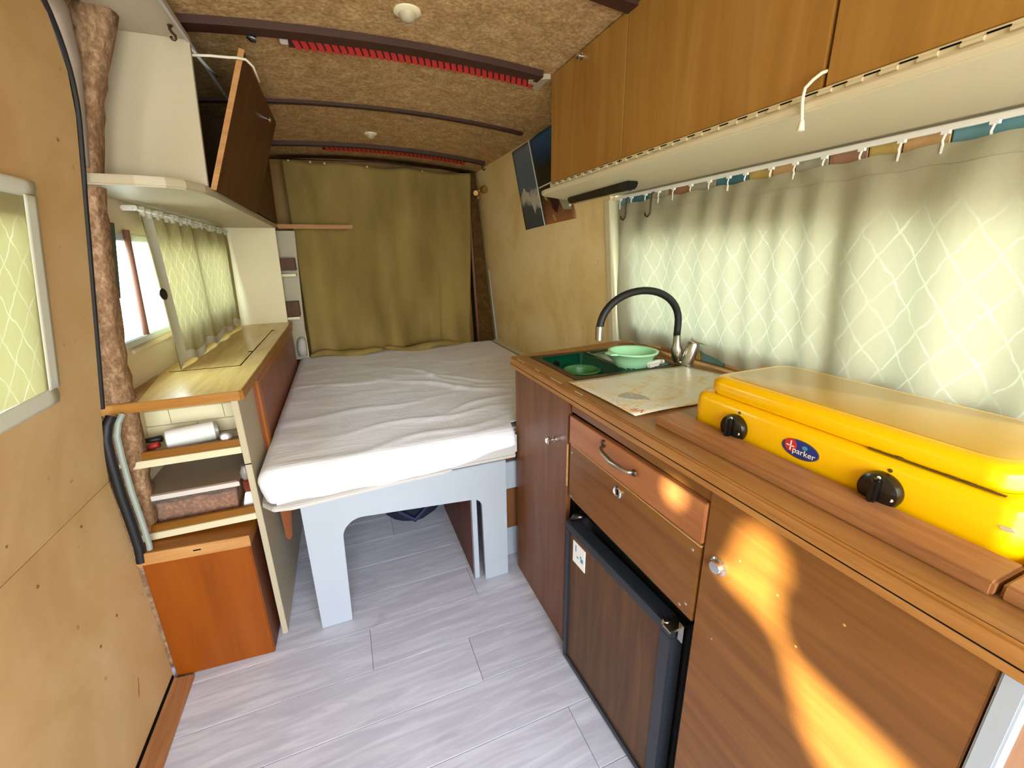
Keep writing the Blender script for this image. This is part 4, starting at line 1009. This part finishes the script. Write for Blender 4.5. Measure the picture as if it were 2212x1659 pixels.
# ------------------------------------------------------------------ cooker
def build_stove():
    t = thing('camping_stove', 'bright yellow two burner camping stove with its lid closed', 'stove', (.82, .415, .937))
    def rr(x0, x1, y0, y1, r, n=6):
        pts = []
        for cx, cy, a0 in ((x1-r, y1-r, 0), (x0+r, y1-r, 90), (x0+r, y0+r, 180), (x1-r, y0+r, 270)):
            for k in range(n+1):
                a = R(a0+90*k/n); pts.append((cx+r*math.cos(a), cy+r*math.sin(a)))
        return pts
    def stack(levels):
        b = B(); n = len(levels[0][0]); vs_ = []; fs = []
        for pl, z in levels: vs_ += [(x, y, z) for x, y in pl]
        for i in range(len(levels)-1):
            for k in range(n): fs.append((i*n+k, i*n+(k+1) % n, (i+1)*n+(k+1) % n, (i+1)*n+k))
        fs += [tuple(range(n))[::-1], tuple(range((len(levels)-1)*n, len(levels)*n))]
        return b.add(vs_, fs)
    X0, X1, Y0_, Y1_ = .690, .955, .162, .668
    base = mk('base', stack([(rr(X0, X1, Y0_, Y1_, .028), .9375), (rr(X0, X1, Y0_, Y1_, .028), 1.000), (rr(X0+.002, X1-.002, Y0_+.002, Y1_-.002, .028), 1.008), (rr(X0+.007, X1-.007, Y0_+.007, Y1_-.007, .026), 1.014), (rr(X0+.016, X1-.016, Y0_+.016, Y1_-.016, .022), 1.0165)]), 'yellow_enamel', t, smooth=True)
    x0, x1, y0, y1 = X0+.010, .935, Y0_+.018, Y1_-.022
    lid = mk('lid', stack([(rr(x0+.004, x1, y0+.004, y1-.004, .035), 1.0175), (rr(x0, x1, y0, y1, .035), 1.023), (rr(x0, x1, y0, y1, .035), 1.040), (rr(x0+.003, x1-.003, y0+.003, y1-.003, .035), 1.047), (rr(x0+.009, x1-.009, y0+.009, y1-.009, .033), 1.0515), (rr(x0+.018, x1-.02, y0+.018, y1-.02, .03), 1.053)]), 'yellow_enamel', t, smooth=True)
    mk('lid_top_shade', stack([(rr(x0+.020, x1-.022, y0+.020, y1-.022, .03), 1.0532), (rr(x0+.022, x1-.024, y0+.022, y1-.024, .029), 1.0540)]), 'shaded_enamel', lid, smooth=True)  # thin added plate whose duller colour paints in the shelf's shade
    b = B()
    for y in fr(.19, .33, 26):
        h_ = .0045*noise.noise((y*70, 0, 1)); b.box(x0-.0008, x0+.004, y, y+.0056, 1.0170, 1.0182+max(0, h_))
    mk('chipped_edge', b, 'chipped_enamel', lid)
    for yk in (.552, .302):
        k = mk('knob', B().lathe([(.027, 0), (.0275, .006), (.025, .013), (.018, .016)], (X0, yk, .969), (-1, 0, 0), 28), 'black_plastic', base, smooth=True)
        mk('grip', B().box(X0-.027, X0-.014, yk-.005, yk+.005, .947, .991), 'black_plastic', k, bevel=.003)
        for dy, dz_ in ((-.0, .0215), (-.020, -.004)):
            mk('mark', B().lathe([(.0025, 0), (.0025, .0006)], (X0-.0145, yk+dy, .969+dz_), (-1, 0, 0), 10), 'paper_white', k)
        mk('index_hole', B().lathe([(.003, 0), (.003, .0006)], (X0, yk-.004, 1.0005), (-1, 0, 0), 10), 'chipped_enamel', base)
    mk('scuff', B().prism([(.185, .985), (.175, .988), (.17, .983), (.18, .980)], 'x', X0-.0006, X0+.0002), 'edge_white', base)
    # oval badge
    def oval(name, cy, cz, a, b_, x, mat, par, th=.0006):
        return mk(name, B().prism([(cy+a*math.cos(2*PI*k/28), cz+b_*math.sin(2*PI*k/28)) for k in range(28)], 'x', x-th, x), mat, par)
    by, bz = .424, .977
    bd = oval('badge', by, bz, .031, .0155, X0, 'logo_blue', base, .0012)
    oval('badge_rim', by, bz, .0325, .017, X0-.0002, 'steel', base, .0004)
    rd = oval('badge_disc', by+.016, bz+.003, .0105, .0115, X0-.0012, 'logo_red', bd)
    mk('flame_mark', B().box(X0-.0022, X0-.0017, by+.0145, by+.0165, bz-.006, bz+.011).box(X0-.0022, X0-.0017, by+.009, by+.023, bz+.001, bz+.003), 'paper_white', bd)
    oval('badge_dot', by-.008, bz+.006, .0045, .0035, X0-.0012, 'logo_teal', bd)
    mt = Matrix(((0, 0, -1), (-1, 0, 0), (0, 1, 0)))
    text_mesh('badge_lettering', 'parker', .0145, 'paper_white', bd, (X0-.0022, by-.008, bz-.008), mt.to_euler(), 'CENTER')
build_stove()

# ------------------------------------------------------------------ kitchen wall: tiles, rail, curtain
def build_tiles():
    src = {}
    def tile(y0, y1, z0, z1, mat):
        xa, xb = XK(z0), XK(z1)
        mk('tile', B().hexa([(xa-.008, y0, z0), (xa-.001, y0, z0), (xa-.001, y1, z0), (xa-.008, y1, z0), (xb-.008, y0, z1), (xb-.001, y0, z1), (xb-.001, y1, z1), (xb-.008, y1, z1)]), mat, kw, bevel=.001, seg=1)
    top = ['tile_blue', 'tile_tan', 'tile_blue', 'tile_blue', 'tile_tan', 'tile_ochre', 'tile_brown', 'tile_grey', 'tile_tan', 'tile_ochre', 'tile_teal', 'tile_grey', 'tile_brown', 'tile_grey', 'tile_teal', 'tile_blue']
    ys = [.10, .2, .30, .40, .505, .58, .64, .72, .80, .86, .93, 1.04, 1.14, 1.24, 1.34, 1.43, 1.522]
    for i, (a, b_) in enumerate(zip(ys, ys[1:])): tile(a+.0015, b_-.0015, 1.446, 1.512, top[i % len(top)])
    bot = ['tile_grey', 'tile_tan', 'tile_brown', 'tile_blue', 'tile_ochre', 'tile_tan', 'tile_grey', 'tile_tan', 'tile_tan', 'tile_blue', 'tile_ochre', 'tile_brown', 'tile_tan', 'tile_teal']
    ys = [.10, .2, .3, .4, .5, .6, .7, .8, .885, .985, 1.085, 1.185, 1.285, 1.385, 1.522]
    for i, (a, b_) in enumerate(zip(ys, ys[1:])): tile(a+.0015, b_-.0015, .939, .997, bot[i % len(bot)])
    side = ['tile_tan', 'tile_grey', 'tile_brown', 'tile_teal']
    zs = [1.0, 1.11, 1.22, 1.33, 1.444]
    for i, (a, b_) in enumerate(zip(zs, zs[1:])):
        tile(1.474, 1.522, a+.0015, b_-.0015, side[i])
build_tiles()
def build_rail():
    t = thing('curtain_rail', 'white curtain rail with plastic gliders under the right shelf', 'curtain rail', (1.06, .8, 1.5))
    x = XK(1.51)-.022
    mk('track', B().box(x-.006, x+.006, .095, 1.53, 1.5035, 1.514), 'white_plastic', t, bevel=.002)
    ys = [.12, .2, .29, .37, .443, .507, .574, .644, .72, .788, .851, .926, .981, 1.05, 1.123, 1.2, 1.27, 1.34, 1.42, 1.49]
    b = B().box(-.004, .004, -.006, .006, .020, .030).tube([(0, 0, .022), (-.001, .002, .010), (0, 0, 0)], .002, 6).box(-.003, .003, -.0015, .0015, -.012, .002)
    src = mk('glider', b, 'white_plastic', t, origin=(0, 0, 0)); src.location = Vector((x, ys[0], 1.478))-worldloc(t); WL[src.name] = Vector((x, ys[0], 1.478))
    for y in ys[1:]: inst(src, 'glider', (x, y, 1.478), t)
    return x
RX = build_rail()
def kitchen_curtain():
    t = thing('kitchen_curtain', 'wide sheer lace curtain glowing green over the kitchen window', 'curtain', (1.08, .8, .95))
    def f(u, k):
        zb = .985
        if u > 1.0: zb = .965+.02*math.exp(-((u-1.09)/.05)**2)-.02*min(1, max(0, (u-1.15)/.3))
        elif u > .85: zb = .945+.02*(u-.85)/.15
        zt = 1.482+.002*math.cos(u*62)
        v = zb+(zt-zb)*k
        am = .009+.004*math.sin(u*5)
        x = XK(v)-.026-am*(1+math.sin(u*58+3*math.sin(u*7.3)+1.2*k))*.9-.008*noise.noise((u*5, v*3, 0))
        x = x*(1-k**8)+(RX-.003*math.sin(u*62))*k**8
        return (x, u+.012*math.sin(v*9+u*3), v)
    mk('net', B().grid(f, fr(.105, 1.505, 260), fr(0, .93, 40)), 'lace_kitchen', t, smooth='all')
    mk('heading', B().grid(lambda u, k: (lambda p: (p[0]-.0015, p[1], p[2]))(f(u, k)), fr(.105, 1.505, 200), fr(.93, 1.0, 5)), 'lace_kitchen', t, smooth='all')
def mat_hem2():
    t = NT('lace_hem2'); df = t.n('BsdfDiffuse'); tr = t.n('BsdfTranslucent'); mx = t.n('MixShader')
    df.inputs[0].default_value = lin((214, 206, 166)); tr.inputs[0].default_value = lin((214, 206, 166)); mx.inputs[0].default_value = .3
    t.l(df.outputs[0], mx.inputs[1]); t.l(tr.outputs[0], mx.inputs[2]); t.l(mx.outputs[0], t.out.inputs[0])
mat_hem2(); kitchen_curtain()

# ------------------------------------------------------------------ right overhead lockers
def build_right_locker():
    t = thing('overhead_locker', 'golden brown overhead locker on the right above a white shelf', 'locker', (.9, .75, 1.515))
    poly = [(.752, -.1), (.752, 1.55), (.758, 1.585), (.775, 1.61), (.93, 1.70), (1.02, 1.70), (1.02, 1.535), (1.062, 1.53), (1.062, -.1)]
    mk('shelf', B().prism(poly, 'z', 1.520, 1.5355), 'edge_white', t, bevel=.003)
    XF = .770
    for y0, y1 in ((1.098, 1.53), (.553, 1.096), (-.1, .547)):
        pl = []
        d_ = mk('locker_door', B().box(XF, XF+.014, y0, y1, 1.5535, CZ(XF)-.006), 'upper_door', t, bevel=.0015)
        if y0 > 1:
            mk('knob', B().lathe([(.011, 0), (.011, .003), (.005, .006), (.005, .010), (.009, .014), (.009, .018), (.004, .02)], (XF, 1.325, 1.878), (-1, 0, 0), 14), 'chrome', d_, smooth=True)
    mk('carcass', B().prism([(XF+.016, 1.539), (1.055, 1.539), (1.015, 1.87), (XF+.016, 1.885)], 'y', -.1, 1.52), 'flap_brown', t)
    hg = mk('hinge', B().box(XF-.003, XF+.002, -.1, 1.53, 1.536, 1.5525), 'hinge_white', t, bevel=.0008)
    src = None; y = -.08; i = 0
    while y < 1.50:
        if src is None:
            src = mk('knuckle', B().tube([(0, -.011, 0), (0, .011, 0)], .0032, 8), 'hinge_white', hg, smooth=True, origin=(0, 0, 0))
            src.location = Vector((XF-.004, y, 1.5445))-worldloc(hg); WL[src.name] = Vector((XF-.004, y, 1.5445))
        else: inst(src, 'knuckle', (XF-.004, y, 1.5445), hg)
        y += .0445
    y = -.0578; s2 = None
    while y < 1.50:
        if s2 is None:
            s2 = mk('slot', B().box(-.001, .001, -.0105, .0105, -.001, .001), 'dark_gap', hg, origin=(0, 0, 0))
            s2.location = Vector((XF-.0035, y, 1.5488))-worldloc(hg); WL[s2.name] = Vector((XF-.0035, y, 1.5488))
        else: inst(s2, 'slot', (XF-.0035, y, 1.5488), hg)
        y += .0445
    mk('screw_hole', B().lathe([(.003, 0), (.003, .0006)], (XF-.0032, 1.098, 1.548), (-1, 0, 0), 8), 'dark_gap', hg)
    mk('filler_block', B().prism([(.70, 1.57), (.768, 1.535), (.768, 1.66), (.71, 1.60)], 'z', 1.887, 1.905), 'white_paint', t)
build_right_locker()
r = thing('pull_cord', 'short white knotted cord hanging from the right locker doors', 'cord', (.76, .55, 1.5))
mk('cord', B().tube([(.772, .549, 1.577), (.764, .552, 1.574), (.758, .560, 1.567), (.750, .566, 1.556), (.748, .566, 1.54), (.747, .563, 1.523), (.747, .561, 1.512), (.747, .560, 1.503)], .0028, 8), 'string_white', r, smooth='all')
mk('knot', B().lathe([(.002, .012), (.0042, .006), (.005, 0), (.006, -.006), (.003, -.007)], (.747, .560, 1.498), (0, 0, 1), 10), 'string_white', r, smooth=True)
r = thing('light_bar', 'black light bar fixed under the far end of the right shelf', 'lamp', (.92, 1.42, 1.49))
mk('housing', B().hexa([(.88, 1.21, 1.492), (.915, 1.21, 1.497), (.93, 1.62, 1.497), (.895, 1.62, 1.497), (.875, 1.205, 1.5195), (.92, 1.205, 1.5195), (.935, 1.625, 1.5195), (.89, 1.625, 1.5195)]), 'black_plastic', r, bevel=.004)
mk('switch', B().box(.885, .905, 1.218, 1.236, 1.493, 1.498), 'fridge_frame', r, bevel=.002)
mk('end_clip', B().tube([(.91, 1.63, 1.512), (.912, 1.634, 1.498), (.91, 1.636, 1.49)], .005, 8), 'grey_board', r, smooth='all')
for i, (y, lab) in enumerate(((1.432, 'thin steel hook on the curtain rail, the one nearer the plywood wall'), (1.29, 'thin steel hook on the curtain rail, the one nearer the stove'))):
    x = RX-.012
    h = tag(mk('utensil_hook', B().tube([(x+.006, y, 1.503), (x-.002, y, 1.498), (x-.003, y, 1.47), (x-.004, y-.002, 1.445), (x-.005, y, 1.432), (x-.006, y+.010, 1.424), (x-.007, y+.020, 1.428), (x-.007, y+.024, 1.438)], .0028, 8), 'bronze', smooth='all'), lab, 'hook', 'hooks on the curtain rail')

# ------------------------------------------------------------------ posters on the plywood wall
def poster(name, quad, mat, label, extra=None):
    # quad in (y, z): top far, top near, bottom near, bottom far
    def fn(u, v):
        (a, b_, c, d_) = quad
        y = (a[0]*(1-u)+b_[0]*u)*v+(d_[0]*(1-u)+c[0]*u)*(1-v); z = (a[1]*(1-u)+b_[1]*u)*v+(d_[1]*(1-u)+c[1]*u)*(1-v)
        return (XR(z)-.005-.003*math.sin(v*3.2)*math.sin(u*PI), y, z)
    t = thing(name, label, 'poster', (XR(quad[3][1]), quad[3][0], min(q[1] for q in quad)))
    mk('print', B().grid(fn, fr(0, 1, 10), fr(0, 1, 16)), mat, t, smooth='all', solid=.0008)
    if extra: extra(t, fn)
    return t
def edge(t, fn):
    mk('white_border', B().grid(lambda u, v: (lambda p: (p[0]-.001, p[1], p[2]))(fn(u, v)), fr(.955, 1.0, 2), fr(0, 1, 16)), 'paper_white', t, smooth='all')
    # pale splash of surf
    b = B(); prev = None
    pts = [(.05, .40), (.2, .46), (.32, .52), (.42, .45), (.6, .42), (.85, .36), (.95, .2), (.8, .28), (.66, .16), (.58, .3), (.42, .38), (.2, .40)]
    mk('splash', B().add([(lambda p: (p[0]-.0012, p[1], p[2]))(fn(u, v)) for u, v in pts], [tuple(range(len(pts)))]), 'tile_splash', t)
plain('tile_splash', (206, 198, 180), .5)
poster('poster', [(2.475, 1.862), (2.235, 1.868), (2.118, 1.451), (2.375, 1.441)], 'poster_sea', 'torn blue grey sea poster on the plywood wall', edge)
def figure(t, fn):
    off = lambda u, v: (lambda p: (p[0]-.0012, p[1], p[2]))(fn(u, v))
    mk('white_line', B().grid(lambda u, v: off(u, v), fr(0, 1, 6), fr(.43, .445, 2)), 'paper_white', t)
    mk('shape_print', B().add([off(u, v) for u, v in ((.30, .36), (.5, .37), (.62, .2), (.48, .1), (.36, .16))], [(0, 1, 2, 3, 4)]), 'red_dark', t)
    mk('pale_print', B().add([off(u, v) for u, v in ((.62, .26), (.9, .28), (.95, .1), (.7, .12))], [(0, 1, 2, 3)]), 'tile_grey', t)
    mk('streak_print', B().add([off(u, v) for u, v in ((.12, .34), (.2, .34), (.42, .02), (.36, .02))], [(0, 1, 2, 3)]), 'tile_tan', t)
poster('poster', [(2.228, 1.868), (1.94, 1.885), (1.80, 1.459), (2.113, 1.451)], 'poster_dark', 'dark poster with blue top half hidden behind the right shelf', figure)

# ------------------------------------------------------------------ ceiling fittings
def spot(loc, s, label):
    t = thing('ceiling_light', label, 'lamp', loc, 'round ceiling lights')
    z = CZ(loc[0])
    mk('ring', B().lathe([(.036*s, 0), (.036*s, -.004), (.028*s, -.008)], (loc[0], loc[1], z-.0005), (0, 0, 1), 24), 'cream_paint', t, smooth=True)
    mk('dome', B().lathe([(.024*s, -.008), (.022*s, -.016), (.013*s, -.024), (.003, -.026)], (loc[0], loc[1], z), (0, 0, 1), 20), 'white_paint', t, smooth=True)
spot((.255, 1.365, 1.90), 1.0, 'round cream ceiling light in front of the first dark rib')
spot((.245, 2.60, 1.90), .9, 'small round ceiling light nearest the rear curtain')
def strip(n, y0, y1, x0, x1, step, label, ends):
    t = thing('light_strip', label, 'light strip', ((x0+x1)/2, y0, 1.89), 'red light strips on the ceiling ribs')
    z = lambda x: CZ(x)-.004
    us = fr(x0, x1, 30); b = B()
    def q(x, y, h): return (x, y, CZ(x)-h)
    vs_ = [p for u in us for p in (q(u, y0, .002), q(u, y1, .016), q(u, y1, .023), q(u, y0, .009))]; fs = [(0, 1, 2, 3), tuple(len(vs_)-4+i for i in (3, 2, 1, 0))]
    for i in range(len(us)-1):
        for k in range(4): fs.append((i*4+k, (i+1)*4+k, (i+1)*4+(k+1) % 4, i*4+(k+1) % 4))
    mk('base_strip', b.add(vs_, fs), 'red_dark', t)
    src = None; x = x0+step
    while x < x1-step*.5:
        if src is None:
            sl = .35*(y1-y0); w = step*.36
            src = mk('segment', B().hexa([(-w-sl/2, -(y1-y0)/2, .004), (w-sl/2, -(y1-y0)/2, .004), (w+sl/2, (y1-y0)/2, -.010), (-w+sl/2, (y1-y0)/2, -.010), (-w-sl/2, -(y1-y0)/2, .007), (w-sl/2, -(y1-y0)/2, .007), (w+sl/2, (y1-y0)/2, -.007), (-w+sl/2, (y1-y0)/2, -.007)]), 'red_plastic', t, origin=(0, 0, 0))
            src.location = Vector((x, (y0+y1)/2, CZ(x)-.0165))-worldloc(t)
        else: inst(src, 'segment', (x, (y0+y1)/2, CZ(x)-.0165), t)
        x += step
    if ends:
        mk('connector', B().box(x0-.022, x0, y0, y1, CZ(x0)-.018, CZ(x0)-.003), 'white_plastic', t, bevel=.002)
        mk('wire', B().tube([(x0-.022, y0+.01, CZ(x0)-.012), (x0-.05, y0+.004, CZ(x0)-.016), (x0-.075, y0-.004, CZ(x0)-.02), (x0-.09, y0-.012, CZ(x0)-.024)], .003, 6), 'string_white', t, smooth='all')
        mk('plug', B().lathe([(.006, -.012), (.011, 0), (.009, .012)], (x0-.092, y0-.006, CZ(x0)-.028), (1, .2, -.2), 12), 'black_plastic', t, smooth=True)
strip(1, 1.580, 1.618, -.055, .735, .0215, 'red ladder patterned light strip on the rib nearest the camera', True)
strip(2, 2.872, 2.925, .0, .84, .025, 'dim red light strip on the rib nearest the rear curtain', False)

# ------------------------------------------------------------------ added cab window curtains out of view, gap cut to the glint's streak
def glint_blockers():
    k = None
    plane = lambda z: XD(z)+.012
    def back(y, z):    # from the cupboard door back to the window along the glint
        T = Vector((.57, y, z)); s = (-.612-GL.x)/(T.x-GL.x); p = GL+(T-GL)*s; return p.y, p.z
    up = [(.86, .425), (.80, .432), (.745, .45), (.73, .37), (.712, .325), (.70, .312), (.665, .289), (.60, .252), (.575, .225)]
    lo = [(.86, .36), (.83, .345), (.80, .352), (.75, .34), (.713, .308), (.702, .25), (.697, .20), (.69, .14), (.575, .13)]
    def curve(tb):
        return sorted((back(y, z)[1], back(y, z)[0]) for z, y in tb)
    cu, cl_ = curve(up), curve(lo)
    def ev(c, z):
        if z <= c[0][0]: return c[0][1]
        if z >= c[-1][0]: return c[-1][1]
        for (z0, y0), (z1, y1) in zip(c, c[1:]):
            if z0 <= z <= z1: return y0+(y1-y0)*(z-z0)/(z1-z0+1e-9)
    mid = lambda z: (ev(cu, z)+ev(cl_, z))/2
    def bnd(c, z):
        za, zb = c[0][0], c[-1][0]
        e = ev(c, z)
        if z > zb: e = e+(mid(zb)-e)*min(1, (z-zb)/.012)
        if z < za: e = e+(mid(za)-e)*min(1, (za-z)/.012)
        return e
    for nm, c, ye, lab in (('cab_curtain', cu, .11, 'added brown cloth shaping the glint, nearest the sliding door'), ('cab_curtain', cl_, -.58, 'added brown cloth shaping the glint, on the windscreen side')):
        fn = lambda u, v, c=c, ye=ye: (plane(v)+.004*math.sin((bnd(c, v)*(1-u)+ye*u)*70), bnd(c, v)*(1-u)+ye*u, v)
        hy, hz = back(.582, .838)
        tag(mk(nm, B().grid(fn, fr(0, 1, 60), fr(.74, 1.34, 150), lambda u, v: ye > 0 and (((bnd(c, v)*(1-u)+ye*u)-hy)/.015)**2+((v-hz)/.014)**2 < 1), 'drape_brown', smooth='all', solid=.002), lab, 'curtain', 'added glint blockers')
glint_blockers()
